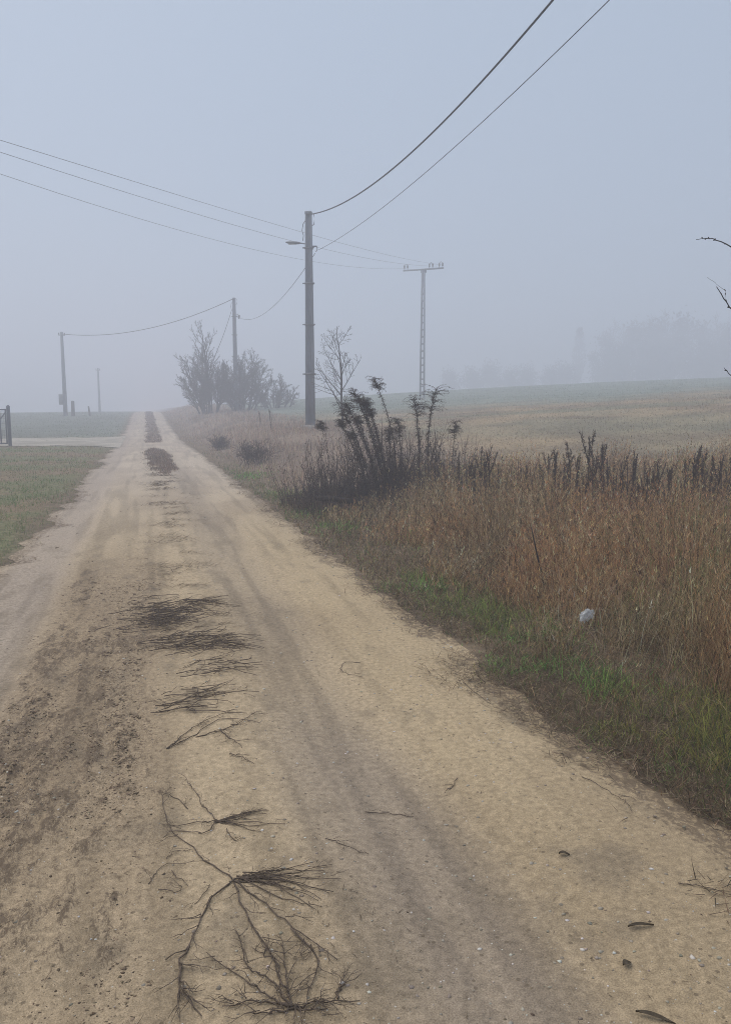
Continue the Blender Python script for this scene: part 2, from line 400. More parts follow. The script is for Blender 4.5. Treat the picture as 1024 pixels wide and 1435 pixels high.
# ------------------------------------------------------------------ grass (uncountable)
class Grass:
    def __init__(s): s.V = []; s.T = []; s.Q = []; s.C = []; s.n = 0
    def add(s, p, h, w, lean, curve, col, segs=3, azl=None, flatten=0.0):
        p = np.asarray(p, float); N_ = len(p)
        h = np.broadcast_to(h, (N_,)); w = np.broadcast_to(w, (N_,)); lean = np.broadcast_to(lean, (N_,)); curve = np.broadcast_to(curve, (N_,))
        azl = rng.uniform(0, 2*math.pi, N_) if azl is None else azl
        face = azl + math.pi/2 + rng.normal(0, .9, N_)
        wv = np.stack([np.cos(face), np.sin(face), 0*face], -1)
        pos = p.copy(); rows = []; mids = [pos.copy()]
        verts = [pos - wv*(w/2)[:, None], pos + wv*(w/2)[:, None]]
        for k in range(1, segs+1):
            a = lean + curve*((k-.5)/segs)
            st = h/segs
            pos = pos + np.stack([np.sin(a)*np.cos(azl)*st, np.sin(a)*np.sin(azl)*st, np.cos(a)*st], -1)
            mids.append(pos.copy())
            if k < segs:
                ww = w*(1 - k/segs)**.6/2
                verts += [pos - wv*ww[:, None], pos + wv*ww[:, None]]
            else: verts.append(pos.copy())
        m = 2*segs + 1
        V = np.stack(verts, 1).reshape(-1, 3)
        b = (np.arange(N_)*m + s.n)[:, None]
        for k in range(segs-1):
            s.Q.append(b + np.array([[2*k, 2*k+1, 2*k+3, 2*k+2]]))
        s.T.append(b + np.array([[2*segs-2, 2*segs-1, 2*segs]]))
        s.V.append(V); s.C.append(np.repeat(np.asarray(col), m, 0)); s.n += len(V)
        return mids, azl
    def build(s, name, label, cat):
        me = mesh_np(name, np.concatenate(s.V), [np.concatenate(s.T)] + ([np.concatenate(s.Q)] if s.Q else []), np.concatenate(s.C))
        return tag(link(name, me, M['grass']), label, cat, kind='stuff')

def wedge(nn, d0, d1, power=1.0, half=.56, pad=1.2):
    """points spread over the ground in front of the place the photographer stood"""
    u = rng.random(nn)
    d = d0*(d1/d0)**u if power == 1 else (d0**(1-power+1) + u*(d1**(2-power) - d0**(2-power)))**(1/(2-power))
    cx = (rng.random(nn)*2 - 1)*(half*d + pad)
    return world_xy(cx, d)

def jit(c, amt=.18):
    c = np.asarray(c, float); f = 1 + rng.normal(0, amt, (len(c), 1)); return np.clip(c*f*(1 + rng.normal(0, amt*.25, c.shape)), .008, .8)

# 1. tall dry grass on the near verge
def tall_mask(x, y):
    n = fbm(x*.9, y*.9, 120)
    e = 2.62 + .9*sm(6.0, 3.0, y)*0 + .9*(n-.5)
    return np.maximum(sm(0, .7, x - e), .75*sm(2.25, 2.5, x)*sm(.50, .60, fbm(x*1.7+31, y*1.3, 122, 3)))

BAG = flat(822, 860, .17)
g = Grass()
x, y = wedge(330000, 2.6, 16.5, 1.0, .56, 1.6)
d = cam_xy(x, y)[1]
keep = (rng.random(len(x)) < tall_mask(x, y)) & (x < 13) & (x > 2.2)
patch = fbm(x*.55 + 3, y*.55, 124, 4); tus = fbm(x*2.6, y*2.6, 127, 3)
keep &= rng.random(len(x)) < np.clip(.30 + 1.1*sm(.36, .58, tus), 0, 1)*(1 - .75*sm(.60, .70, patch)*sm(9, 6, d))
keep &= ~((x < 4.6) & (y > 10.9 + .25*(x-2)))
# little hollow by the litter
bu = BAG[:2]/np.linalg.norm(BAG[:2]); al_ = x*bu[0] + y*bu[1] - np.linalg.norm(BAG[:2]); ac_ = np.abs(-x*bu[1] + y*bu[0])
keep &= ~((al_ > -.95) & (al_ < .05) & (ac_ < .075))
x, y, d, patch, tus = x[keep], y[keep], d[keep], patch[keep], tus[keep]
hh = (.15 + .37*sm(2.3, 4.0, x))*(.65 + .75*rng.random(len(x)))*(.75 + .5*tus)*(1 - .25*sm(9, 12, y))
pal = np.array([(.42,.295,.172),(.30,.21,.122),(.60,.455,.285),(.085,.061,.042),(.39,.235,.125),(.78,.63,.44)])
c = pal[rng.choice(6, len(x), p=[.24,.22,.14,.24,.10,.06])]
red = sm(.45, .62, fbm(x*.7, y*.7, 131))
c = mix(c*np.array([.97,1.02,1.0]), c*np.array([1.06,.94,.84]), red)
big = .78 + .5*fbm(x*1.4 + 7, y*1.4, 137, 3); c = c*big[:, None]
gr = sm(.50, .66, fbm(x*1.1, y*1.1, 133))*(.55 + .45*sm(4.2, 2.8, x))
isg = rng.random(len(x)) < .60*gr
c[isg] = np.array([(.20,.22,.085)])
c = jit(c)
p = np.stack([x, y, ground_z(x, y) - .01], -1)
wd = .0028*np.maximum(1, d/4.5)*(.7 + .6*rng.random(len(x)))*np.where(rng.random(len(x)) < .10, 1.8, 1)
hh = hh*np.where(rng.random(len(x)) < .05, 1.3, 1)
lod = sm(.46, .66, fbm(x*.75 + 40, y*.75, 138, 3)); hh = hh*(1.08 - .38*lod)*(.82 + .36*sm(.35, .65, fbm(x*1.9, y*1.9, 139, 2)))
azf = 12*fbm(x*.5 + 9, y*.5, 141, 2) + rng.normal(0, 1.0, len(x))
stem = rng.random(len(x)) < .45
ms, az = g.add(p[stem], hh[stem]*1.1, wd[stem]*.8, np.abs(rng.normal(.16, .18, stem.sum())) + .55*lod[stem]*rng.random(stem.sum()), rng.normal(.45, .5, stem.sum()), c[stem], 4, azl=azf[stem])
g.add(p[~stem], hh[~stem]*.85, wd[~stem]*1.25, np.abs(rng.normal(.25, .3, (~stem).sum())) + .5*lod[~stem], np.abs(rng.normal(.9, .75, (~stem).sum())), c[~stem]*np.array([.92,.92,.92]), 3)
# seed heads: feathery bits near the top of the stems
cs = c[stem]; ws = wd[stem]
for k, fr in ((3, .15), (3, .6), (4, -.25)):
    for rep in range(2):
        sel = rng.random(len(cs)) < .6
        base = ms[k][sel] + (ms[4][sel] - ms[3][sel])*(fr + .3*rng.random((sel.sum(), 1)))
        g.add(base, .022 + .04*rng.random(sel.sum()), ws[sel]*1.1, rng.uniform(.1, .9, sel.sum()), rng.normal(.4, .4, sel.sum()), jit(cs[sel]*np.array([1.12,1.05,1.0]), .22), 2)
# straw fallen flat, pale
k = 2600
x, y = wedge(k*4, 2.6, 13, 1.0); kk = (tall_mask(x, y) > .5) & (x < 11) & ~((x < 4.6) & (y > 10.9)); x, y = x[kk], y[kk]
p = np.stack([x, y, ground_z(x, y) + .06 + .22*rng.random(len(x))], -1)
g.add(p, .25 + .3*rng.random(len(x)), .004, rng.uniform(.9, 1.5, len(x)), rng.normal(.25, .4, len(x)), jit(np.tile((.36,.28,.19), (len(x), 1)), .2), 4)
g.build('dry_grass', 'tall rusty brown dry grass filling the right verge', 'grass')

# 2. dead dark undergrowth around the weeds
g = Grass()
x, y = wedge(60000, 8.5, 15.5, 1.0, .56, 1.0)
cx, cd = cam_xy(x, y)
line = 9.6 + 2.0*sm(.45, .02, cx/cd)
keep = (x > 2.3) & (np.abs(cd - line - .5) < .9*(.4 + fbm(x*1.5, y*1.5, 140))) | ((x > 2.2) & (x < 5.4) & (np.abs(y - 12.3) < .9))
keep &= rng.random(len(x)) < .85
x, y = x[keep], y[keep]; p = np.stack([x, y, ground_z(x, y) - .01], -1)
c = np.array([(.11,.083,.070),(.070,.054,.047),(.18,.132,.095),(.27,.20,.14)])[rng.choice(4, len(x), p=[.32,.30,.22,.16])]
g.add(p, .14 + .26*rng.random(len(x)), .007*(.6+rng.random(len(x))), np.abs(rng.normal(.18,.2,len(x))), rng.normal(.4,.5,len(x)), jit(c), 3)
g.build('undergrowth', 'dark withered undergrowth round the feet of the weeds', 'undergrowth')

# 3. green and yellowish low grass along the near edge
CL = [((548,812),.30,0),((585,808),.28,0),((625,838),.34,0),((660,850),.28,0),((700,868),.36,0),((735,880),.26,0),((605,815),.3,0),((785,940),.26,0),((830,955),.22,.3),((960,1010),.34,1),((1005,1050),.30,1),((1020,1000),.3,1),((915,1000),.22,.9),((690,925),.22,.1),((860,1015),.2,.6),((430,715),.5,0),((455,735),.4,0),((345,665),.6,.1),((395,690),.5,0)]
CLW = [(flat(px_, py_, .06), r_, ol) for (px_, py_), r_, ol in CL]
def boost(x, y):
    b_ = np.zeros(len(x)); o_ = np.zeros(len(x)); wob = .75 + .7*(fbm(x*3.1, y*3.1, 158, 3))
    for p_, r_, ol in CLW:
        k_ = np.exp(-(((x-p_[0])**2 + (y-p_[1])**2)/(r_*.98*wob)**2)); b_ = np.maximum(b_, k_); o_ += ol*k_
    return b_, np.clip(o_, 0, 1)
g = Grass()
x, y = wedge(330000, 2.1, 22, 1.0, .56, 1.2)
er = edge_r(y)
t = x - er
clump = fbm(x*1.3, y*1.3, 150, 4); fine = fbm(x*5, y*5, 153, 3)
bst, oli = boost(x, y)
keep = (t > -.10) & (t < 1.7) & (rng.random(len(x)) < np.clip(sm(-.12, .22, t + .3*(fine-.5))*(.22 + .35*sm(.45, .60, clump) + 1.3*bst)*sm(.25, .50, fine), 0, 1))
keep &= ~((x > 3.4) & (y > 8))
x, y, t, clump, bst, oli = x[keep], y[keep], t[keep], clump[keep], bst[keep], oli[keep]; d = cam_xy(x, y)[1]
hue = fbm(x*.8 + 9, y*.8, 156, 3)
bright = (.225,.44,.115); olive = (.30,.285,.085); dark = (.075,.12,.05)
c = mix(np.tile(bright, (len(x), 1)), np.array(olive), np.clip(oli + .7*sm(.52, .66, hue), 0, 1))
c = mix(c, np.array(dark), .9*(rng.random(len(x)) < .30))
dead = rng.random(len(x)) < np.clip(.78 - 1.0*bst, .05, .9)
c[dead] = np.array([(.34,.225,.12),(.14,.098,.06),(.46,.34,.20),(.27,.155,.075)])[rng.choice(4, dead.sum())]
p = np.stack([x, y, ground_z(x, y) - .005], -1)
h = (.035 + .12*rng.random(len(x)))*(.75 + .45*bst)*(.42 + .68*sm(0, .6, t))
g.add(p, h, .0042*np.maximum(1, d/5)*(.7+.6*rng.random(len(x))), np.abs(rng.normal(.5,.4,len(x))), np.abs(rng.normal(.8,.6,len(x))), jit(c, .24), 3)
g.build('grass', 'low green and olive grass tufts along the right road edge', 'grass')

# 4. dark matted plant litter where road and verge meet
g = Grass()
x, y = wedge(240000, 2.0, 17, 1.0, .56, 1.0)
t = x - edge_r(y); tl = edge_l(y) - x
n = fbm(x*2.6, y*1.7, 160, 4)
keep = ((t > -.42) & (t < .75) & (rng.random(len(x)) < np.clip(1.05*sm(-.42, .06, t + .55*(n-.5)), 0, 1)*sm(.36, .54, n))) | ((np.abs(tl) < .22) & (rng.random(len(x)) < .4*sm(.45,.6,n)))
x, y = x[keep], y[keep]; on = x < edge_r(y)
z = np.where(on & (x > edge_l(y)), road_z(x, y), ground_z(x, y) + .004)
p = np.stack([x, y, z + .004 + .012*rng.random(len(x))], -1); d = cam_xy(x, y)[1]
c = np.array([(.135,.098,.068),(.065,.050,.038),(.25,.18,.115),(.40,.31,.20)])[rng.choice(4, len(x), p=[.34,.28,.24,.14])]
g.add(p, .03 + .07*rng.random(len(x)), .0036*np.maximum(1, d/4), rng.uniform(1.2, 1.56, len(x)), rng.normal(.02,.12,len(x)), jit(c), 2)
# thatch between the tufts
x, y = wedge(260000, 2.0, 13, 1.0, .56, 1.0); t = x - edge_r(y)
kk = (t > -.02 + .25*(fbm(x*3, y*3, 163, 3)-.3)) & (t < 2.6) & (rng.random(len(x)) < .75); x, y = x[kk], y[kk]; d = cam_xy(x, y)[1]
p = np.stack([x, y, ground_z(x, y) + .01*rng.random(len(x))], -1)
c = np.array([(.21,.15,.09),(.11,.08,.053),(.33,.24,.145),(.50,.39,.24),(.15,.19,.07)])[rng.choice(5, len(x), p=[.32,.28,.20,.08,.12])]
g.add(p, .03 + .10*rng.random(len(x)), .0032*np.maximum(1, d/4), rng.uniform(.25, 1.5, len(x)), rng.normal(.4,.5,len(x)), jit(c, .24), 2)
# scattered straw crumbs over the road
x, y = wedge(5200, 1.7, 18, 1.0, .5, .2); kk = (x < edge_r(y)-.05) & (x > edge_l(y)+.05) & (rng.random(len(x)) < .12 + .9*sm(.5,.68,fbm(x*1.8,y*1.2,166))); x, y = x[kk], y[kk]
p = np.stack([x, y, road_z(x, y) + .004], -1)
c = np.array([(.085,.062,.046),(.055,.042,.033),(.15,.11,.07)])[rng.choice(3, len(x), p=[.5,.35,.15])]
g.add(p, .008 + .035*rng.random(len(x))**2, .0022*np.maximum(1, cam_xy(x,y)[1]/4), rng.uniform(1.4, 1.57, len(x)), rng.normal(0,.1,len(x)), jit(c), 2)
# brown wisps along the middle of the lane further on
x = .28 + rng.normal(0, .20, 9000); y = 5.5 + 22*rng.random(9000)
kk = rng.random(len(x)) < sm(.52, .62, fbm(x*1.2, y*2.4, 168, 3))*.9; x, y = x[kk], y[kk]
p = np.stack([x, y, road_z(x, y) + .004], -1)
c = np.array([(.115,.085,.060),(.075,.056,.042),(.19,.14,.085)])[rng.choice(3, len(x), p=[.45,.35,.2])]
azw = rng.normal(.2, .5, len(x)) + math.pi*(rng.random(len(x)) < .5)
g.add(p, .05 + .10*rng.random(len(x)), .006*np.maximum(1, y/9), rng.uniform(1.15, 1.5, len(x)), rng.normal(.1,.2,len(x)), jit(c), 2, azl=azw)
g.build('plant_litter', 'dark matted straw and plant litter strewn along the road', 'litter')

# 5. verge beyond the shrubs, right of the lane
g = Grass()
x, y = wedge(150000, 11, 100, 1.0, .5, .5)
t = x - edge_r(y); n = fbm(x*.6, y*.35, 170, 4); d = cam_xy(x, y)[1]
keep = (t > .05) & (x < 9.5 - 1.0*n) & (y > 12.2) & (rng.random(len(x)) < (.35 + .9*sm(.38,.58,n)))
keep &= ~((x > 6.2) & (y < 24) & (rng.random(len(x)) < .7))
x, y, t, n, d = x[keep], y[keep], t[keep], n[keep], d[keep]
c = np.array([(.47,.345,.255),(.37,.265,.20),(.58,.45,.34),(.20,.14,.11)])[rng.choice(4, len(x), p=[.34,.30,.18,.18])]
gre = (rng.random(len(x)) < .85*sm(.95, .25, t + .6*(n-.5))*sm(34, 18, y))
c[gre] = np.array([(.13,.19,.080)])
h = (.10 + .30*rng.random(len(x)))*(.35 + .75*sm(.1, 1.6, t))*(.7+.6*n)*sm(10.5, 7.5, x)
p = np.stack([x, y, ground_z(x, y) - .01], -1)
g.add(p, h, .0045*np.maximum(1, d/9), np.abs(rng.normal(.2,.2,len(x))), np.abs(rng.normal(.5,.5,len(x))), jit(c), 2)
g.build('verge_grass', 'faded pinkish brown grass on the verge beyond the shrubs', 'grass')

# 6. field to the right
g = Grass()
x, y = wedge(130000, 11, 95, 1.0, .56, 1.0); d = cam_xy(x, y)[1]
keep = (x > 6.0) & (y > 8) & (d > 11.0)
x, y, d = x[keep], y[keep], d[keep]
c0 = ground_col(x, y)
c = jit(c0*np.where(rng.random((len(x),1)) < .5, 1.25, .8), .22)
gsel = rng.random(len(x)) < .12; c[gsel] = jit(np.tile((.15,.17,.10), (gsel.sum(), 1)))
p = np.stack([x, y, ground_z(x, y) - .005], -1)
g.add(p, (.03 + .07*rng.random(len(x)))*(.6+.8*fbm(x*.5,y*.5,181)), .005*np.maximum(1, d/9), np.abs(rng.normal(.5,.4,len(x))), np.abs(rng.normal(.5,.5,len(x))), c, 2)
g.build('field_grass', 'short brown and frosty green stubble covering the rising field', 'grass')

# 7. lawn on the left
g = Grass()
x, y = wedge(230000, 6.5, 90, 1.0, .56, 1.2); d = cam_xy(x, y)[1]
onpath = (x < -1.2) & (y > np.interp(x, xs, y0)) & (y < np.interp(x, xs, y1))
n = fbm(x*.7, y*.45, 190, 4); n2 = fbm(x*2.5, y*1.6, 193, 3)
keep = (x < edge_l(y) - .05*rng.random(len(x)) + .16*(n2-.5)) & ~onpath & (rng.random(len(x)) < .45 + .8*sm(.35,.6,n2))
x, y, d, n, n2 = x[keep], y[keep], d[keep], n[keep], n2[keep]
green = mix((.16,.26,.085), (.11,.15,.065), rng.random(len(x))); brown = np.array([(.27,.19,.125),(.13,.095,.068),(.36,.27,.17)])[rng.choice(3, len(x))]
tl = edge_l(y) - x
pb = np.clip(.56 + .9*(fbm(x*.45, y*.3, 197, 3)-.5)*2.2, .08, .92)
pb = np.where(y > 40, .3, pb); grn = (fbm(x*.9, y*.55, 198, 3) > .58); pb = np.where(grn, pb*.3, pb)
isb = rng.random(len(x)) < pb
c = np.where(isb[:, None], brown, green)
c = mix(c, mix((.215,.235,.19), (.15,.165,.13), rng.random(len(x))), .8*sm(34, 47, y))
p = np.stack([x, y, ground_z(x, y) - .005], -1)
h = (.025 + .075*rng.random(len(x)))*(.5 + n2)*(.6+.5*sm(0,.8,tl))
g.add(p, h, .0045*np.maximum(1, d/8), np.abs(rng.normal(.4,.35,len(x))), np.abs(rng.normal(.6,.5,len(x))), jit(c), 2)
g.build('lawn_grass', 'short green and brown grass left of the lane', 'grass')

# 8. dark turf strip between the wheel tracks
g = Grass()
y = np.concatenate([18 + 16.0*rng.random(14000), 36.3 + 70*rng.random(12000)**1.4]); x = .30 + (rng.random(len(y))-.5)*1.3
kk = rng.random(len(x)) < turf(x, y); x, y = x[kk], y[kk]
c = np.array([(.27,.18,.14),(.17,.118,.095),(.36,.26,.20),(.17,.15,.095)])[rng.choice(4, len(x))]
p = np.stack([x, y, road_z(x, y) - .005], -1)
g.add(p, .04 + .09*rng.random(len(x)), .006*np.maximum(1, y/14), np.abs(rng.normal(.4,.3,len(x))), np.abs(rng.normal(.5,.4,len(x))), jit(c), 2)
g.build('turf_strip', 'dark brownish turf strip between the wheel tracks of the lane', 'grass')

# ------------------------------------------------------------------ gravel: small stones lying on the road
ico = np.array([[0,0,1],[.89,0,.45],[.28,.85,.45],[-.72,.53,.45],[-.72,-.53,.45],[.28,-.85,.45],[.72,.53,-.45],[-.28,.85,-.45],[-.89,0,-.45],[-.28,-.85,-.45],[.72,-.53,-.45],[0,0,-1]])
icf = np.array([[0,1,2],[0,2,3],[0,3,4],[0,4,5],[0,5,1],[1,6,2],[2,7,3],[3,8,4],[4,9,5],[5,10,1],[6,7,2],[7,8,3],[8,9,4],[9,10,5],[10,6,1],[11,7,6],[11,8,7],[11,9,8],[11,10,9],[11,6,10]])
x, y = wedge(9000, 1.6, 30, 1.0, .5, .2); kk = (x < edge_r(y)-.05) & (x > edge_l(y)+.05) & (rng.random(len(x)) < .22 + .55*sm(-.1,.5,x) + .5*sm(.5,.65,fbm(x*1.5,y*1.2,211))); x, y = x[kk], y[kk]
r = (.0016 + .0058*rng.random(len(x))**4)*np.clip(.8 + y*.07, 1, 2.0)
V = ico[None]*r[:, None, None]*(1 + .25*rng.normal(size=(len(x), 12, 1)))*np.array([1.2,1,.6]) + np.stack([x, y, road_z(x, y)], -1)[:, None, :]
a = rng.random(len(x))
c = np.array([(.56,.52,.46),(.40,.35,.28),(.27,.23,.18),(.60,.57,.52)])[rng.choice(4, len(x), p=[.20,.38,.39,.03])]
me = mesh_np('gravel', V.reshape(-1, 3), [(icf[None] + 12*np.arange(len(x))[:, None, None]).reshape(-1, 3)], np.repeat(jit(c, .12), 12, 0), True)
tag(link('gravel', me, M['stone']), 'small pale stones scattered over the sandy lane', 'gravel', kind='stuff')

# crumbs of dark mud thrown up along the tyre marks
y = 1.55*(9.5/1.55)**rng.random(42000); x = rng.normal(-.40, .22, len(y))
ca_ = np.where(rng.random(len(y)) < .45, 1, 0); x = np.where(ca_ == 1, np.where(rng.random(len(y)) < .5, -.66, -.14) + .03*np.sin(y*.9) + rng.normal(0, .055, len(y)), x)
kk = rng.random(len(x)) < np.clip(.08 + 1.0*sm(.47, .66, fbm(x*4.5, y*1.6, 221, 4)), 0, 1)*sm(9.5, 6, y)*(.35 + .65*sm(1.6, 3.2, y))
x, y = x[kk], y[kk]
x2, y2 = wedge(420, 1.6, 12, 1.0, .5, .1); k2 = (x2 < 1.85) & (x2 > -1.3); x = np.concatenate([x, x2[k2]]); y = np.concatenate([y, y2[k2]])
r = (.0010 + .0040*rng.random(len(x))**2.4)*np.clip(.8 + y*.08, .8, 1.6)
sx_ = 1 + .9*rng.random((len(x), 1)); st3 = np.stack([sx_[:, 0], 2.0 - .5*sx_[:, 0], .55 + 0*sx_[:, 0]], -1)
V = ico[None]*r[:, None, None]*(1 + .30*rng.normal(size=(len(x), 12, 1)))*st3[:, None, :] + np.stack([x, y, road_z(x, y) - .3*r], -1)[:, None, :]
c = np.array([(.16,.116,.078),(.11,.080,.056),(.23,.17,.115)])[rng.choice(3, len(x), p=[.45,.3,.25])]
me = mesh_np('mud_crumbs', V.reshape(-1, 3), [(icf[None] + 12*np.arange(len(x))[:, None, None]).reshape(-1, 3)], np.repeat(jit(c, .15), 12, 0))
tag(link('mud_crumbs', me, M['stone']), 'dark mud crumbs thrown up along the tyre marks', 'mud', kind='stuff')

# ------------------------------------------------------------------ branching generators
def wander(p0, d0, length, segs, wob=.15, up=0.0):
    p = np.array(p0, float); d = np.array(d0, float); d /= np.linalg.norm(d); pts = [p.copy()]
    for k in range(segs):
        d = d + rng.normal(0, wob, 3) + np.array([0,0,up]); d /= np.linalg.norm(d)
        p = p + d*length/segs; pts.append(p.copy())
    return np.array(pts)

def side_dir(d, ang, az=None):
    d = d/np.linalg.norm(d); r = rng.normal(size=3); u = np.cross(d, r); u /= np.linalg.norm(u)
    return d*math.cos(ang) + u*math.sin(ang)

def grow(trunk, crown, p0, d0, length, r0, level, maxlevel, nchild, ang=(.5,.9), ratio=.55, up=.04, rmin=.004, wob=.10, t0=.22):
    segs = max(3, int(7 - level*1.2)); pts = wander(p0, d0, length, segs, wob, up)
    rr = np.linspace(r0, max(r0*.3, rmin), segs+1)
    (trunk if level == 0 else crown).tube(pts, rr, 6 if level == 0 else (4 if level < 2 else 3))
    if level >= maxlevel: return
    nc = nchild[min(level, len(nchild)-1)]
    for k in range(nc):
        t = t0 + (.98-t0)*(k + rng.random()*.8)/nc; i = min(int(t*segs), segs-1); f = t*segs - i
        p = pts[i]*(1-f) + pts[i+1]*f; dd = pts[i+1] - pts[i]
        grow(trunk, crown, p, side_dir(dd, rng.uniform(*ang)), length*ratio*(1.15 - .6*t)*rng.uniform(.7,1.2), max(r0*(1-.7*t)*.55, rmin), level+1, maxlevel, nchild, ang, ratio, up, rmin, wob, t0)

# ------------------------------------------------------------------ poles
def h_ring(w, d, z, gw=.5, gd=.30):
    a, b = w/2, d/2; g_ = w*gw/2; e = d*gd
    pr = [(-a,-b),(-g_-.02,-b),(-g_,-b+e),(g_,-b+e),(g_+.02,-b),(a,-b),(a,b),(g_+.02,b),(g_,b-e),(-g_,b-e),(-g_-.02,b),(-a,b)]
    return np.array([(x_, y_, z) for x_, y_ in pr])

def concrete_pole(loc, H, rz, label, lamp=False):
    t = empty('utility_pole', loc, rz); tag(t, label, 'utility pole', 'concrete poles along the lane')
    w0, w1, d0, d1 = .39, .25, .27, .19
    s = MB(); s.loft([h_ring(w0+(w1-w0)*k, d0+(d1-d0)*k, H*k) for k in (0,.25,.5,.75,.985)]); s.box((0,0,H*.985+.06), (w1+.02, d1+.02, .12))
    s.box((0,0,-.15), (w0+.05, d0+.05, .32)); s.build('shaft', M['concrete'], t)
    for fz in (.835, .675, .487, .258):
        w = w0+(w1-w0)*fz; dd = d0+(d1-d0)*fz; b = MB()
        for sy in (-1, 1): b.box((0, sy*(dd/2+.012), H*fz), (w+.05, .02, .06))
        for sx in (-1, 1): b.box((sx*(w/2+.012), 0, H*fz), (.02, dd+.004, .058)); b.box((sx*(w/2+.06), -dd/2-.008, H*fz), (.08, .026, .05))
        b.build('strap', M['steel'], t)
    b = MB(); b.tube([(w1/2, 0, H-.10),(w1/2+.10, 0, H-.12),(w1/2+.115, 0, H-.3),(w1/2+.10, 0, H-.52),(w1/2+.02, 0, H-.56)], .016, 6)
    b.tube([(-w1/2, 0, H-.35),(-w1/2-.10, -.02, H-.5),(-w1/2-.14, -.02, H-.75),(-w1/2-.09, 0, H-.95),(-w1/2-.12, 0, H-1.15)], .014, 6)
    b.build('cable_loop', M['cable'], t)
    b = MB(); wz = H-1.38; b.box((w1/2+.10, 0, wz), (.2, .05, .05)); b.tube([(w1/2+.2,0,wz+.02),(w1/2+.23,0,wz-.12),(w1/2+.17,0,wz-.22)], .018, 6)
    b.build('hook', M['steel'], t)
    if lamp:
        b = MB(); b.tube([(-.15,-.05,H-1.28),(-.36,-.07,H-1.25)], .024, 8); b.build('lamp_arm', M['steel'], t)
        ring = []
        for u, hw, hh_ in ((0,.03,.03),(.05,.07,.045),(.2,.11,.06),(.42,.12,.05),(.56,.10,.03),(.60,.05,.015)):
            zc = H-1.245 + u*.06
            ring.append(np.array([(-.34-u, -.07-hw, zc-hh_*.4),(-.34-u, -.07-hw*.6, zc-hh_),(-.34-u, -.07+hw*.6, zc-hh_),(-.34-u, -.07+hw, zc-hh_*.4),(-.34-u, -.07+hw*.6, zc+hh_*.7),(-.34-u, -.07-hw*.6, zc+hh_*.7)]))
        b = MB(); b.loft(ring); lh = b.build('lamp_head', M['lampgrey'], t, smooth=True)
        b = MB(); b.box((-.70, -.07, H-1.28), (.26, .13, .03)); b.build('diffuser', M['glass'], lh)
    else:
        b = MB(); b.tube([(w1/2,0,H-1.55),(w1/2+.25,0,H-1.55)], .03, 6); b.tube([(w1/2+.25,0,H-1.7),(w1/2+.27,0,H-1.4)], [.06,.08], 8); b.build('insulator', M['ceramic'], t)
    return t

MZ = float(terrain(6.62, 32.0))
POLE1 = np.array([6.62, 32.0, MZ]); H1 = 9.62 - MZ
main_pole = concrete_pole(POLE1, H1, R(-22), 'tall grey concrete pole with a street lamp, nearest the lane and the dark shrubs', True)
f = MB(); f.box((.02,-.02,.05), (.85,.62,.22), R(4)); f.box((-.75,-.15,.06), (.62,.16,.07), R(8)); f.build('footing', M['footing'], main_pole)
POLE2 = np.array([7.25, 65.5, float(terrain(7.25, 65.5))]); H2 = 10.79 - POLE2[2]
concrete_pole(POLE2, H2, R(-14), 'hazy grey concrete pole rising out of the big bare bushes')

def round_pole(name, loc, H, r0, r1, label, box=False):
    t = empty(name, loc); tag(t, label, 'utility pole')
    s = MB(); s.tube([(0,0,-.2),(0,0,H*.5),(0,0,H)], [r0,(r0+r1)/2,r1], 12); s.build('shaft', M['concrete'], t, smooth=False)
    b = MB(); b.box((0,0,H-.30), (.62,.08,.08)); b.build('crossarm', M['steel'], t)
    for sx in (-1, 1):
        b = MB(); b.tube([(sx*.25,0,H-.26),(sx*.25,0,H-.16),(sx*.25,0,H-.08)], [.03,.06,.03], 8); b.build('insulator', M['ceramic'], t)
    if box:
        b = MB(); b.box((-.34,-.05,1.55), (.40,.30,1.0), R(8)); mb = b.build('meter_box', M['box'], t)
        b = MB(); b.box((-.34,-.212,1.55), (.32,.02,.86), R(8)); b.build('door', M['lampgrey'], mb)
    return t
LZ = float(terrain(-7.52, 80.06)); TOPL = 9.02
round_pole('meter_pole', (-7.52, 80.06, LZ), TOPL-LZ, .21, .13, 'grey pole with a box on its lower part, standing left of the lane', True)
TZ = float(terrain(-6.35, 116.1))
round_pole('distant_pole', (-6.35, 116.1, TZ), 7.5-TZ, .17, .11, 'faint thin pole farthest down the lane, almost lost in fog')

def post(loc, h, r, label, tilt=0.0, name='post'):
    b = MB(); b.tube([(0,0,-.2),(tilt*.5,0,h*.5),(tilt,0,h*.96),(tilt,0,h)], [r,r*.95,r*.9,r*.55], 8)
    return tag(b.build(name, M['wood'], None, loc), label, 'post')
post((-6.75, 79.0, float(terrain(-6.75, 79.0))), 1.45, .17, 'short thick grey stump post right beside the meter pole', .02)
post((-5.2, 78.6, float(terrain(-5.2, 78.6))), .95, .09, 'short thin leaning fence post between the two left poles', -.10)

# ------------------------------------------------------------------ pylon with ladder-like concrete mast
PZ = float(terrain(23.9, 66.0)); PT = 13.85
pyl = empty('pylon', (23.9, 66.0, PZ), math.atan2(-.6, .8)); tag(pyl, 'slender lattice mast with a crossarm standing out in the field', 'pylon')
H = PT - PZ
s = MB()
for sx in (-1, 1):
    s.loft([np.array([(sx*a-.055,-.12,z_),(sx*a+.055,-.12,z_),(sx*a+.055,.12,z_),(sx*a-.055,.12,z_)]) for z_, a in ((-.2,.185),(H*.5,.14),(H,.085))])
k = .5
while k < H-.1:
    a = .185 - .10*k/H; s.box((0,0,k), (a*2-.107,.18,.12)); k += .62
s.build('mast', M['concrete'], pyl)
arm = MB(); arm.box((0,0,H+.06), (3.7,.13,.12)); arm.box((0,.12,H-.06), (.5,.06,.3)); arm.build('crossarm', M['steel'], pyl)
INS = []
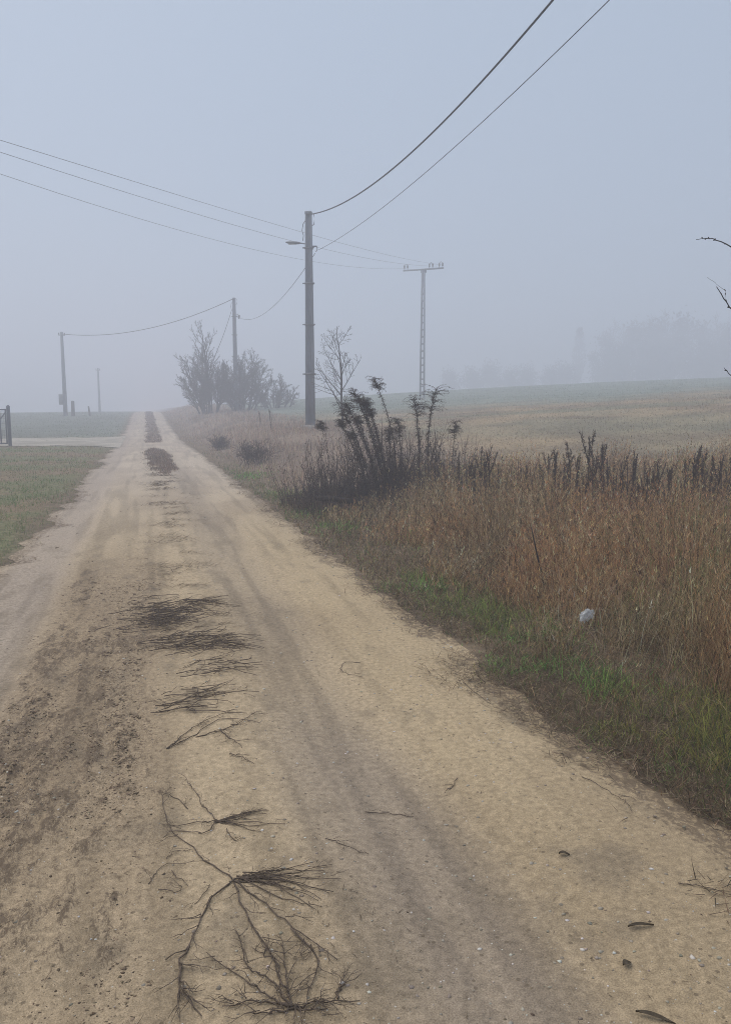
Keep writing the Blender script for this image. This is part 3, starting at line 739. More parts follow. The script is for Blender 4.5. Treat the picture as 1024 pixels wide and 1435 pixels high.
for xi in (-1.75, -1.45, .55, .85, 1.45, 1.75):
    b = MB(); zz = H+.12; b.tube([(xi,0,zz),(xi,0,zz+.12),(xi,0,zz+.16),(xi,0,zz+.24),(xi,0,zz+.30),(xi,0,zz+.40)], [.03,.03,.09,.06,.09,.04], 8)
    b.build('insulator', M['ceramic'], pyl)
for xa, xb in ((-1.75,-1.45), (.55,.85), (1.45,1.75)):
    b = MB(); b.tube([(xa,0,H+.5),((xa+xb)/2,0,H+.62),(xb,0,H+.5)], .02, 5); b.build('jumper_wire', M['wire'], pyl)

# ------------------------------------------------------------------ wires: each conductor is a thing
def wire(name, pts, r, m, label, n=5):
    b = MB(); b.tube(pts, r, n); return tag(b.build(name, m, None), label, 'cable')
ca, sa = math.cos(math.atan2(-.6,.8)), math.sin(math.atan2(-.6,.8))
tt = np.linspace(0, 84, 60)
ld = np.array([-28.1, -37.8]); ld /= np.linalg.norm(ld)
for xi, dz, zb, kz, lb in ((1.6, 14.2, 0.0, -.95, 'uppermost of the three thin wires crossing the sky to the field mast'),
                   (.7, 14.15, -.55, -.5, 'middle one of the three thin wires crossing the sky to the field mast'),
                   (-1.6, 14.1, -1.15, .2, 'lowest of the three thin wires crossing the sky to the field mast')):
    p0 = np.array([23.9 + xi*ca, 66.0 + xi*sa])
    z = dz - .138*tt + .0013*tt**2 + zb*(1-np.exp(-tt/25)) + kz*(tt/47)**3
    wire('power_line', np.stack([p0[0]+ld[0]*tt, p0[1]+ld[1]*tt, z], -1), .0085, M['wire'], lb)
P0 = np.array([6.62+.10, 32.0]); P1 = np.array([7.0, -1.5])
ss = np.linspace(0, 1, 60)
u = .068 + (1-.068)*ss
wire('bundled_cable', np.stack([P0[0]+(P1[0]-P0[0])*ss, P0[1]+(P1[1]-P0[1])*ss, 8.2 + 10.0*(u-.43)**2], -1), .021, M['cable'], 'thick black cable sweeping up from the lamp pole top to the upper frame edge', 6)
P0b = np.array([6.62+.36, 31.85])
u = .092 + (1-.092)*ss
wire('telephone_wire', np.stack([P0b[0]+(P1[0]-P0b[0])*ss, P0b[1]+(P1[1]-P0b[1])*ss, 7.55 + 4.7*(u-.43)**2], -1), .008, M['cable'], 'thin dark wire under the thick cable, rising from the lamp pole overhead')
def sag(a, b, drop, n=30):
    t = np.linspace(0, 1, n)[:, None]; p = np.asarray(a, float)*(1-t) + np.asarray(b, float)*t; p[:, 2] -= drop*4*(t*(1-t))[:, 0]; return p
wire('telephone_wire', sag((6.9, 32.1, H1+MZ-1.62), (7.5, 65.4, POLE2[2]+H2-1.55), 1.1), .012, M['cable'], 'thin wire dipping between the lamp pole and the pole in the bushes')
wire('bundled_cable', sag((7.1, 65.4, POLE2[2]+H2-.15), (-7.5, 80.0, TOPL-.2), 1.05), .028, M['cable'], 'dark cable slung across the lane from the bush pole to the pole with a box')
wire('guy_wire', sag((7.05, 65.5, POLE2[2]+H2-1.0), (5.3, 64.5, 5.6), .25), .02, M['cable'], 'short slack cable hanging down left from the bush pole into the branches')

# ------------------------------------------------------------------ gate at the left edge
gt = empty('mesh_gate', (-5.82, 36.97, float(terrain(-5.82, 36.97))), R(180+24)); tag(gt, 'blue grey metal gate with wire mesh and a diagonal brace at the track', 'gate')
b = MB(); b.tube([(0,0,-.3),(0,0,1.74),(0,0,1.80)], [.075,.075,.03], 10); b.build('gate_post', M['gate'], gt)
b = MB(); b.tube([(2.9,0,-.3),(2.9,0,1.74),(2.9,0,1.80)], [.075,.075,.03], 10); b.build('gate_post', M['gate'], gt)
b = MB()
for z_ in (.12, 1.60): b.tube([(.09,0,z_),(2.8,0,z_)], .028, 8)
for x_ in (.12, .36, 1.45, 2.78): b.tube([(x_,0,.12),(x_,0,1.60)], .032, 8)
b.build('frame', M['gate'], gt)
b = MB(); b.tube([(.10,.01,1.52),(.52,.01,.95),(1.2,.01,.14)], .026, 8); b.build('brace', M['gate'], gt)
b = MB()
for x_ in np.arange(.14, 2.78, .075): b.tube([(x_,.005,.12),(x_,.005,1.6)], .0035, 3)
for z_ in np.arange(.17, 1.6, .075): b.tube([(.1,-.005,z_),(2.8,-.005,z_)], .0035, 3)
b.build('wire_mesh', M['gate'], gt)

# ------------------------------------------------------------------ bare trees
def bare_tree(name, loc, label, stems, cat='tree', group=None, m=None, **kw):
    t = empty(name, loc); tag(t, label, cat, group); tr, cr = MB(), MB()
    for p0, d0, ln, r0 in stems: grow(tr, cr, p0, d0, ln, r0, 0, **kw)
    tr.build('trunk', m or M['bark'], t); cr.build('crown', m or M['bark'], t)
    return t
tz = lambda x_, y_: float(terrain(x_, y_))
rng = np.random.default_rng(5)
bare_tree('bare_tree', (7.3, 29.1, tz(7.3,29.1)), 'small slender leafless tree just behind the dark shrubs, right of the lamp pole',
          [((0,0,-.1), (-.02,0,1), 3.5, .055)], maxlevel=3, nchild=[14,6,3], ang=(.6,.9), ratio=.46, up=.05, rmin=.0055, wob=.045)
def fountain(n_, spread, h_, top=None):
    out = []
    for k in range(n_):
        a_ = k*2.4 + rng.normal(0,.3); r_ = spread*math.sqrt((k+.5)/n_); out.append(((r_*.45*math.cos(a_), r_*.45*math.sin(a_), -.1), (r_*.27*math.cos(a_), r_*.27*math.sin(a_), 1), h_*(1.05-.45*(r_/spread)**1.5)*rng.uniform(.85,1.1), .075))
    if top: out[0] = ((0,0,-.1), (-.03,0,1), top, .12)
    return out
bare_tree('bare_tree', (5.0, 64.6, tz(5.0,64.6)), 'broad leafless tree with a pointed top, left of the pole in the fog', fountain(13, 2.1, 5.0, 6.4),
          maxlevel=3, nchild=[17,9,5], ang=(.35,.75), ratio=.40, up=.05, rmin=.0085, wob=.07, t0=.10)
bare_tree('bare_tree', (7.8, 66.2, tz(7.8,66.2)), 'dense rounded leafless tree right of the pole in the fog', fountain(15, 2.2, 5.0),
          maxlevel=3, nchild=[17,9,5], ang=(.40,.85), ratio=.40, up=.02, rmin=.0085, wob=.09, t0=.10)
bare_tree('bare_bush', (11.0, 68.0, tz(11.0,68.0)), 'low spreading leafless bush right of the foggy trees', fountain(14, 2.6, 2.7), 'bush', None,
          maxlevel=3, nchild=[12,7,4], ang=(.4,.9), ratio=.42, up=.02, rmin=.0085, wob=.12, t0=.08)
bare_tree('bare_bush', (2.95, 22.0, tz(2.95,22)), 'small dark twiggy bush on the road edge before the lamp pole',
          [((rng.normal(0,.18), rng.normal(0,.25), -.05), (rng.normal(0,.45), rng.normal(0,.3), 1), .5+.25*rng.random(), .008) for k in range(46)], 'bush', None, m=M['shrub'],
          maxlevel=2, nchild=[6,4], ang=(.4,.9), ratio=.45, up=.02, rmin=.0035, wob=.16)
bare_tree('bare_bush', (2.7, 30.5, tz(2.7,30.5)), 'faint low twiggy bush at the road edge, farther than the dark one',
          [((rng.normal(0,.12), rng.normal(0,.14), -.05), (rng.normal(0,.45), rng.normal(0,.3), 1), .42+.25*rng.random(), .008) for k in range(50)], 'bush', None, m=M['shrub'],
          maxlevel=2, nchild=[5,3], ang=(.4,.9), ratio=.45, up=.02, rmin=.004, wob=.16)

# young tree standing just right of the view, its twigs reach in
t = empty('young_tree', (5.75, 4.9, tz(5.75,4.9))); tag(t, 'dark bare twigs of a young tree reaching in at the right edge', 'tree')
tr, cr = MB(), MB(); o = np.array([5.75, 4.9, tz(5.75,4.9)])
tr.tube(wander((0,0,-.1), (.05,0,1), 4.2, 8, .05, .05), np.linspace(.055,.012,9), 8)
def branch(pts, r0, r1, tw=.10, nt=9, n=4):
    r0, r1 = r0*.7, r1*.7; P_ = np.array(pts, float) - o; q = [P_[0]]
    for a_, b_ in zip(P_[:-1], P_[1:]):
        for f_ in (.34,.67,1.0): q.append(a_*(1-f_) + b_*f_ + rng.normal(0,.003,3))
    q = np.array(q); cr.tube(q, np.linspace(r0, r1, len(q)), n)
    for k in range(nt):
        i = rng.integers(1, len(q)-1); cr.tube(wander(q[i], side_dir(q[i+1]-q[i], .7), .018, 2, .1), .004, 3)
branch([(5.80,4.9,2.35),(5.2,5.25,2.72),(4.80,5.42,2.83),(4.63,5.45,2.92),(4.52,5.50,2.985),(4.44,5.52,2.99),(4.35,5.53,2.98)], .012, .0028)
branch([(5.80,4.9,1.55),(5.1,5.0,1.95),(4.6,5.02,2.24),(4.3,5.02,2.37),(4.235,5.03,2.44),(4.18,5.05,2.53)], .013, .0040, nt=16)
branch([(4.25,5.03,2.42),(4.26,5.05,2.50),(4.19,5.06,2.55),(4.12,5.08,2.60)], .0022, .0013, nt=2)
branch([(5.78,4.9,1.25),(5.0,5.0,1.55),(4.45,5.05,1.80),(4.335,5.05,1.885),(4.29,5.05,1.925)], .011, .0030, nt=8)
for k in range(10):
    z_ = 1.9+.22*k; grow(tr, cr, (.04,0,z_), (.9*math.cos(k*2.4)+.75, .9*math.sin(k*2.4), .8), 1.2-.06*k, .014, 1, 3, [4,5,3], (.5,.9), .5, .05, .003, .1)
tr.build('trunk', M['bark'], t, smooth=True); cr.build('crown', M['bark'], t)

# far tree line in the fog
def far_tree(seed_kind):
    t = empty('far_tree', (0,0,0)); tr, cr = MB(), MB()
    if seed_kind == 2:      # slim poplar
        tr.tube([(0,0,-.5),(0,0,5),(.1,0,10)], [.22,.14,.04], 6)
        for k in range(700):
            z_ = 1.5+9*rng.random(); r_ = 1.1*math.sin(math.pi*min(1,(z_-.8)/10.5))*rng.random()**.5; a_ = rng.random()*6.28
            cr.flake((r_*math.cos(a_), r_*math.sin(a_), z_), (math.cos(a_)*.4, math.sin(a_)*.4, 1), .25, .55)
    else:
        big = seed_kind == 0; ht = 10.5 if big else 5.0
        for k in range(3): grow(tr, cr, (rng.normal(0,.5), rng.normal(0,.5), -.5), (rng.normal(0,.22), rng.normal(0,.2), 1), ht*rng.uniform(.7,1), .22, 0, 2, [14,8], (.5,1.0), .5, .04, .03, .1)
        for lump in range(11 if big else 8):
            a_ = rng.random()*6.28; q_ = rng.random(); r_ = (2.8 if big else 2.4)*rng.random()**.5*(1.15-.7*q_); cc = np.array([r_*math.cos(a_), r_*math.sin(a_), ht*(.12+.78*q_)])
            for k in range(150): cr.flake(cc + rng.normal(size=3)*np.array([.75,.75,.8]), rng.normal(size=3)+np.array([0,0,.5]), .25, .6)
    tr.build('trunk', M['bark'], t); cr.build('crown', M['treecrown'], t)
    return t
protos = [far_tree(k) for k in range(3)]; used = [False]*3
LAB = ['dim full crowned tree within the fog bank beyond the field, on the far right',
       'dim low rounded tree in the fog beyond the field, between mast and tree mass', 'faint slim spire shaped tree rising from the fog beyond the field']
spots = [(0,836,220,1.15),(0,852,214,1.44),(0,872,224,1.73),(0,893,216,1.79),(0,915,226,1.90),(0,938,216,1.96),(0,962,224,1.73),(0,985,212,1.62),(0,1008,220,1.73),(0,1035,214,1.73),(0,1065,219,1.73),
         (2,808,254,1.88),(1,660,219,1.25),(1,684,229,1.51),(1,712,219,1.13),(1,738,225,1.32),(1,768,219,1.19),(1,790,225,1.51),(1,630,219,1.13)]
for k, px, d_, sc in spots:
    o_ = protos[k] if not used[k] else copy_tree(protos[k]); used[k] = True
    r_ = ray(px, 575); f_ = d_/(r_[0]*math.sin(YAW)+r_[1]*math.cos(YAW)); x_, y_ = r_[0]*f_, r_[1]*f_
    o_.location = (x_, y_, tz(x_, y_)-.2); o_.scale = (sc*rng.uniform(.9,1.15), sc, sc*rng.uniform(.92,1.08)); o_.rotation_euler = (0,0,rng.uniform(0,6.28))
    tag(o_, LAB[k], 'tree', ['trees of the far fog bank', 'low trees beyond the field', None][k])

# ------------------------------------------------------------------ dark dried shrubs in the middle
def dead_shrub(x_, y_, n_, rad, h_, label, lean=(0,0)):
    t = empty('dry_shrub', (x_, y_, tz(x_, y_))); tag(t, label, 'shrub', 'dark dry shrubs of the clump')
    st, lf = MB(), MB()
    for k in range(n_):
        a_ = rng.random()*6.28; r_ = rad*rng.random()**.6; p0 = (r_*math.cos(a_), r_*math.sin(a_)*.8, -.04)
        ln = h_*(.30+.85*rng.random()**1.6)*(1-.25*r_/rad); pts = wander(p0, (p0[0]*.35+lean[0]+rng.normal(0,.16), p0[1]*.3+lean[1]+rng.normal(0,.16), 1), ln, 5, .10, .03)
        st.tube(pts, np.linspace(.006,.0025,6), 3)
        for j in range(5):
            i = rng.integers(1, 5); tw = wander(pts[i], side_dir(pts[i+1]-pts[i], rng.uniform(.3,.8)), ln*rng.uniform(.12,.34), 3, .15, .06); st.tube(tw, [.003,.0026,.0024,.0018], 3)
            for q in range(2): lf.flake(tw[rng.integers(0,4)], rng.normal(size=3)+np.array([0,0,-.2]), .010+.008*rng.random(), .02+.03*rng.random())
    st.build('stems', M['shrub'], t); lf.build('dry_leaves', M['weed_leaf'], t)
    return t
for x_, y_, n_, rad, h_, lb in ((2.65,12.75,95,.55,.95,'low dark dry shrub at the road side end of the clump'),
        (3.15,12.55,150,.58,1.35,'dense dark dry shrub left of the leaning stalks'),
        (3.75,12.35,160,.60,1.45,'dense dark dry shrub under the leaning stalks'),
        (4.35,12.2,150,.60,1.35,'dark dry shrub round the two upright plumed stalks'),
        (4.95,12.1,110,.58,1.1,'thinner dark dry shrub right of the two upright plumed stalks'),
        (2.55,11.9,60,.36,.6,'lowest dark dry shrub beside the rotten bough at the grass edge')):
    dead_shrub(x_, y_, n_, rad, h_, lb)

def tall_weed(base, top, bend, label, plume=.30, leafy=(.35,1.0), thick=.012, dens=150):
    b0 = np.array([base[0], base[1], tz(base[0], base[1])]); t = empty('tall_weed', b0); tag(t, label, 'dead plant', 'tall dead weeds in the shrub clump')
    v = np.array(top, float) - b0; s_ = np.linspace(0, 1, 10)[:, None]
    pts = v*s_ + np.array(bend)*(4*s_*(1-s_)) + rng.normal(0, .006, (10,3))*s_; pts[0, 2] -= .05
    st, lf, pl = MB(), MB(), MB(); st.tube(pts, np.linspace(thick, thick*.35, 10), 6)
    L_ = np.linalg.norm(v)
    for k in range(int(dens*2.2)):      # withered leaves hanging along the stem
        f_ = rng.uniform(*leafy)*.97*9; i = int(f_); p = pts[i] + (pts[i+1]-pts[i])*(f_-i)
        a_ = rng.random()*6.28; dd = np.array([math.cos(a_), math.sin(a_), rng.uniform(-1.2,.3)]); lf.flake(p + rng.normal(0,.010,3), dd, .006+.008*rng.random(), .025+.055*rng.random())
    for k in range(42):        # arching plume branches
        f_ = (1 - plume/L_*1.1*rng.random()**.8)*8.99; i = int(f_); p = pts[i] + (pts[i+1]-pts[i])*(f_-i)
        a_ = rng.random()*6.28; ln = plume*rng.uniform(.35,.85)
        q = [p]; d_ = np.array([math.cos(a_), math.sin(a_), rng.uniform(.5,1.0)])
        for j in range(4): q.append(q[-1] + d_/np.linalg.norm(d_)*ln/4); d_ = d_ + np.array([0,0,-.38]) + rng.normal(0,.1,3)
        q = np.array(q); pl.tube(q, [.004,.0035,.003,.0025,.002], 3)
        for j in range(16):
            e = q[rng.integers(1,5)] + rng.normal(0,.009,3); pl.flake(e, rng.normal(size=3)*.6 + d_*.6, .0055, .016+.022*rng.random())
    st.build('stem', M['weed'], t); lf.build('withered_leaves', M['weed_leaf'], t); pl.build('seed_plume', M['weed'], t)
    return t
tall_weed((4.60,12.2), (4.66,12.2,1.98), (-.10,0,0), 'right one of the two upright dead plants with drooping plumes', .36)
tall_weed((4.38,12.28), (4.30,12.28,1.84), (.06,0,0), 'left one of the two upright dead plants with drooping plumes', .32)
tall_weed((4.86,12.15), (4.98,12.1,1.42), (.02,0,0), 'short thin dead plant right of the two upright plumed ones', .18, dens=50, thick=.008)
tall_weed((3.85,12.3), (3.22,12.2,1.95), (.05,0,.10), 'dead stalk leaning left, tallest of the leaning bundle', .34, dens=220)
tall_weed((3.75,12.2), (3.06,12.15,1.78), (.04,0,.10), 'dead stalk leaning left at the outer side of the leaning bundle', .34, dens=220)
tall_weed((3.92,12.4), (3.36,12.3,1.84), (.03,0,.06), 'dead stalk leaning left at the inner side of the leaning bundle', .30, dens=200)
tall_weed((3.66,12.5), (3.12,12.45,1.62), (.05,0,.08), 'shorter dead stalk leaning left within the leaning bundle', .30, dens=180)
for bx, by, tx_, tz_, lb in ((3.70,12.3,3.30,1.5,'leafy dead stalk low in the leaning bundle, on its inner flank'),(3.60,12.35,3.02,1.45,'leafy dead stalk low in the leaning bundle, on its outer flank'),(3.85,12.15,3.48,1.62,'leafy dead stalk between the leaning bundle and the curved stalk'),
        (3.50,12.2,3.16,1.25,'shortest leafy dead stalk in front of the leaning bundle'),(3.95,12.35,3.45,1.78,'leafy dead stalk at the back of the leaning bundle')):
    tall_weed((bx,by), (tx_,by-.05,tz_), (.04,0,.06), lb, .14, dens=190, leafy=(.15,1.0))
tall_weed((3.98,12.25), (3.60,12.3,2.13), (.14,0,.08), 'curved dead stalk with a knotted tip, highest in the clump', .22, dens=110)
tall_weed((4.05,12.2), (3.98,12.2,1.45), (.05,0,0), 'upright leafy dead stalk between the leaning bundle and the plumed plants', .20, dens=130)
tall_weed((3.80,12.1), (3.80,12.1,1.32), (.03,0,0), 'upright dead stalk in front of the leaning bundle', .20, dens=130)
tall_weed((2.95,12.6), (2.76,12.6,1.42), (.05,0,.05), 'thin dead stalk leaning left over the road side shrub', .16, dens=40, thick=.007)

# row of dark weed stalks along the field edge: five kinds, then copies
def stalk_proto(h_, nb, bushy):
    t = empty('weed_stalk', (0,0,0)); st, sd = MB(), MB()
    main = wander((0,0,-.05), (rng.normal(0,.05), rng.normal(0,.05), 1), h_, 7, .04, .03); st.tube(main, np.linspace(.007,.003,8), 5)
    br = [main]
    for k in range(nb):
        i = rng.integers(2,6); b_ = wander(main[i], side_dir(main[i+1]-main[i], rng.uniform(.25,.6)), h_*rng.uniform(.2,.42), 4, .08, .15); st.tube(b_, np.linspace(.004,.002,5), 4); br.append(b_)
    for b_ in br:
        for f_ in np.linspace(.12 if b_ is main else .02, .98, 30)*(len(b_)-1.01):
            i = int(f_); sd.flake(b_[i] + (b_[i+1]-b_[i])*(f_-i), rng.normal(size=3)*.4+np.array([0,0,.8]), .007, .045)
        for k in range(int(bushy*(4.5 if b_ is main else 1.6))):
            f_ = ((.10 if b_ is main else 0)+(.90 if b_ is main else 1)*rng.random())*(len(b_)-1.01); i = int(f_); p = b_[i] + (b_[i+1]-b_[i])*(f_-i)
            sd.flake(p + rng.normal(0,.005,3), rng.normal(size=3)*.55+np.array([0,0,.8]), .006+.007*rng.random(), .016+.026*rng.random())
    st.build('stem', M['weed'], t); sd.build('seed_head', M['weed_leaf'], t)
    return t
protos = [stalk_proto(h_, nb, bu) for h_, nb, bu in ((1.0,4,34),(.85,3,40),(.7,5,30),(.9,2,46),(.6,4,26))]
usedp = [False]*5
def put_stalk(px, d_, topy, k, label, group):
    o_ = protos[k] if not usedp[k] else copy_tree(protos[k]); usedp[k] = True
    r_ = ray(px, 600); f_ = d_/(r_[0]*math.sin(YAW)+r_[1]*math.cos(YAW)); x_, y_ = r_[0]*f_, r_[1]*f_
    z0 = tz(x_, y_); zt = EYE - d_*(topy-575)/FPX
    s_ = max(.35, (zt - z0)/(1.0,.85,.7,.9,.6)[k]); o_.location = (x_, y_, z0); o_.scale = (max(s_,.7)*.72,max(s_,.7)*.72,s_); o_.rotation_euler = (0,0,rng.uniform(0,6.28))
    tag(o_, label, 'dead plant', group)
tops = [(648,628),(655,640),(664,650),(676,622),(683,626),(688,634),(706,655),(716,648),(728,640),(738,645),(748,652),(758,638),(764,645),(770,634),(776,628),(783,622),(790,632),(797,640),(803,621),(809,628),(815,636),
        (824,606),(832,626),(838,634),(845,622),(850,628),(858,638),(865,644),(873,640),(880,646),(888,632),(896,630),(904,648),(912,640),(918,652),(928,648),(937,644),(945,652),(956,640),(965,650),(974,626),(980,622),(986,632),(994,636),(1002,646),(1012,640),(1020,650),(1030,636)]
for i, (px, ty) in enumerate(tops):
    k = int(rng.integers(0,5)) if i >= 5 else i
    d_ = 11.6 - 2.1*(px-640)/385 + rng.normal(0,.35)
    put_stalk(px + rng.normal(0,1.5), d_, ty, k, 'dark dead weed stalk in the row between the dry grass and the field', 'weed stalks along the field edge')
for i in range(40):
    px = rng.uniform(645, 1035); d_ = 11.9 - 2.1*(px-640)/385 + rng.normal(0,.5)
    put_stalk(px, d_, rng.uniform(648, 676), int(rng.integers(0,5)), 'dark dead weed stalk in the row between the dry grass and the field', 'weed stalks along the field edge')
for px, ty, d_, lb in ((380,571,31.0,'dead weed left of the lamp pole foot, taller of the two there'), (365,574,33.5,'dead weed left of the lamp pole foot, shorter of the two there')):
    put_stalk(px, d_, ty, 1, lb, None)
    # both stand alone on the verge

# ------------------------------------------------------------------ stick, litter, bough
b = MB(); zs = tz(3.22,5.72)
b.tube([(3.22,5.72,zs-.05),(3.17,5.72,zs+.16),(3.13,5.71,zs+.26),(3.08,5.70,zs+.42),(3.03,5.69,zs+.60)], [.011,.011,.009,.006,.0035], 6)
b.tube([(3.15,5.715,zs+.20),(3.11,5.70,zs+.24),(3.13,5.70,zs+.29)], [.007,.006,.003], 5); b.tube([(3.16,5.715,zs+.18),(3.19,5.72,zs+.22)], [.007,.003], 5)
tag(b.build('stick', M['log'], None), 'thin dark stick poking up out of the grass beside the green tuft', 'stick')
n_ = 22; uu, vv = np.meshgrid(np.linspace(-1,1,n_), np.linspace(-1,1,n_))
rr_ = np.hypot(uu, vv); zz_ = .055*np.clip(1-rr_**1.4*.8,0,1) - .055*np.abs(fbm(uu*2.2+5, vv*2.2, 401, 3)-.5)*3 - .03*np.abs(fbm(uu*5+2, vv*4, 403, 2)-.5)*2
xx_ = (uu + .25*vv)*.052*(1+.4*(fbm(uu*2,vv*2,405)-.5)); yy_ = vv*.038*(1+.5*(fbm(uu*2,vv*2,409)-.5))
idx = np.arange(n_*n_).reshape(n_,n_); Q = np.stack([idx[:-1,:-1], idx[:-1,1:], idx[1:,1:], idx[1:,:-1]], -1).reshape(-1,4)
me = mesh_np('crumpled_bag', np.stack([xx_,yy_,zz_],-1).reshape(-1,3), [Q])
lo = link('crumpled_bag', me, M['plastic'], None, BAG); lo.rotation_euler = (R(28), R(-14), R(-10))
tag(lo, 'crumpled white plastic bag lying in the dry grass', 'litter')
b = MB(); pb_ = np.array([(2.55,11.95,tz(2.55,11.95)+.20),(2.85,11.8,tz(2.85,11.8)+.20),(3.15,11.7,tz(3.15,11.7)+.15),(3.45,11.6,tz(3.45,11.6)+.07)])
b.tube(pb_, [.035,.045,.05,.05], 8); b.tube(wander(pb_[1], (.3,0,.6), .25, 3, .1), [.02,.016,.012,.006], 6)
tag(b.build('rotten_bough', M['log'], None), 'thick dark bough lying slanted at the front of the shrub clump', 'branch')

# ------------------------------------------------------------------ branches lying on the road
def on_road(px, py): return flat(px, py, .02)
def lay(pts, dz=.012):
    pts = np.array(pts, float); pts[:, 2] = road_z(pts[:, 0], pts[:, 1]) + dz + .006*rng.random(len(pts)); return pts
def smooth_line(pts, n=5):
    pts = np.array(pts); out = []
    ext = np.vstack([2*pts[0]-pts[1], pts, 2*pts[-1]-pts[-2]])
    for i in range(1, len(ext)-2):
        for t_ in np.arange(n)/n:
            a_, b_, c_, d_ = ext[i-1], ext[i], ext[i+1], ext[i+2]
            out.append(.5*(2*b_ + (c_-a_)*t_ + (2*a_-5*b_+4*c_-d_)*t_**2 + (3*b_-a_-3*c_+d_)*t_**3))
    out.append(pts[-1]); return np.array(out)
def twiggy(mb, pts, r0, r1, n_side, ln, bias=None, sub=True):
    r0, r1 = r0*.54, r1*.56
    pts = lay(pts, r0*.8); pts[:, :2] += rng.normal(0, .003, (len(pts),2)); mb.tube(pts, np.linspace(r0, r1, len(pts)), 5)
    for k in range(n_side):
        i = int(rng.integers(1, len(pts)-1)); d_ = (pts[i+1]-pts[i])[:2]; a_ = math.atan2(d_[1], d_[0]) + rng.choice((-1,1))*rng.uniform(.3,.85)
        l_ = ln*rng.uniform(.4,1.2); q = [pts[i][:2]]; 
        for j in range(5): a_ += rng.normal(0,.22); q.append(q[-1] + np.array([math.cos(a_), math.sin(a_)])*l_/5)
        q = lay(np.column_stack([q, np.zeros(6)]), .010); mb.tube(q, np.linspace(r1*1.2, r1*.45, 6), 4)
        if sub and l_ > .5*ln:
            a2 = a_ + rng.choice((-1,1))*.6; q2 = [q[3][:2]]
            for j in range(3): a2 += rng.normal(0,.2); q2.append(q2[-1] + np.array([math.cos(a2), math.sin(a2)])*l_*.14)
            mb.tube(lay(np.column_stack([q2, np.zeros(4)]), .010), np.linspace(r1*.8, r1*.4, 4), 3)
def fan(mb, root, tips, n_, r0=.0035, r1=.0012, spread=.10, side=3, ln=.10):
    a_ = on_road(*root)
    for k in range(n_):
        t_ = tips[int(rng.integers(0, len(tips)))]; f_ = rng.uniform(.55,1.05)
        e = on_road(*t_); e = a_ + (e-a_)*f_ + np.array([rng.normal(0,spread*.4), rng.normal(0,spread*.4), 0]); mid = (a_+e)/2 + np.array([rng.normal(0,spread*.35), rng.normal(0,spread*.35), 0])
        twiggy(mb, smooth_line([a_ + np.array([rng.normal(0,.01), rng.normal(0,.01), 0]), mid, e], 4), r0, r1, side, ln, sub=False)
def px_line(c, s_=2.56, o_=(160,1060)): return smooth_line([on_road(o_[0]+a_/s_, o_[1]+b_/s_) for a_, b_ in c])
def branch_thing(label, mb, name='fallen_branch'):
    return tag(mb.build(name, M['fallen'], None), label, 'branch', 'dead branches lying on the lane')
b = MB()
for c in ([(430,465),(340,545),(270,690),(180,745)],[(270,690),(240,760),(250,850),(320,950)],[(240,760),(232,890)]): twiggy(b, px_line(c), .0060, .0026, 6, .10)
for c in ([(430,465),(520,540),(640,640),(800,760)],[(430,480),(500,640),(580,760),(600,880)],[(640,650),(735,760),(690,900)]): twiggy(b, px_line(c), .0055, .0024, 9, .11)
twiggy(b, px_line([(430,465),(340,400),(280,340),(200,270),(165,140)]), .0048, .0018, 8, .10)
fan(b, (336,1240), [(160+770/2.56,1060+395/2.56),(160+820/2.56,1060+455/2.56),(160+770/2.56,1060+510/2.56),(160+700/2.56,1060+430/2.56),(160+790/2.56,1060+585/2.56)], 17, .0040, .0016, .05, 3, .07)
branch_thing('largest dead branch on the lane, its twigs fanned out to the right', b)
b = MB()
fan(b, (304,1158), [(160+630/2.56,1060+265/2.56),(160+550/2.56,1060+215/2.56),(160+600/2.56,1060+240/2.56),(160+520/2.56,1060+285/2.56)], 11, .0035, .0014, .035, 2, .06)
for c in ([(370,250),(320,190),(285,130),(255,95)],[(370,250),(300,250),(230,265),(175,255)],[(265,200),(220,160),(165,148)],[(370,250),(320,290),(230,280),(180,300)],[(400,280),(430,320),(455,320)]): twiggy(b, px_line(c), .0035, .0016, 4, .06)
branch_thing('smaller dead branch with a compact twig fan, just above the largest one', b)
b = MB()
for c in ([(640,925),(560,890),(470,830),(335,730)],[(640,925),(520,905),(400,915)],[(640,925),(740,915),(870,905)],[(640,925),(600,830),(570,760),(500,715)],[(640,925),(620,820),(600,700)],[(640,930),(560,940),(470,950)],[(800,900),(810,860),(835,840)],[(640,925),(560,830),(480,780),(445,650)],[(640,925),(700,945),(770,935)]): twiggy(b, px_line(c), .0055, .0022, 8, .09)
branch_thing('dead branch radiating from a dark knot at the bottom of the picture', b)
b = MB()
for c in ([(205,430),(235,455),(262,478)],[(125,470),(150,430),(200,400),(260,402)],[(165,490),(220,505),(245,480),(205,455)],[(190,380),(220,355),(285,350)],[(345,480),(310,530),(270,560)]): twiggy(b, px_line(c), .0028, .0013, 2, .06)
branch_thing('little curled dead sprig on the left of the largest branch', b)
s6, o6 = 2.327, (0,760)
q6 = lambda c: (c[0]/s6+o6[0], c[1]/s6+o6[1])
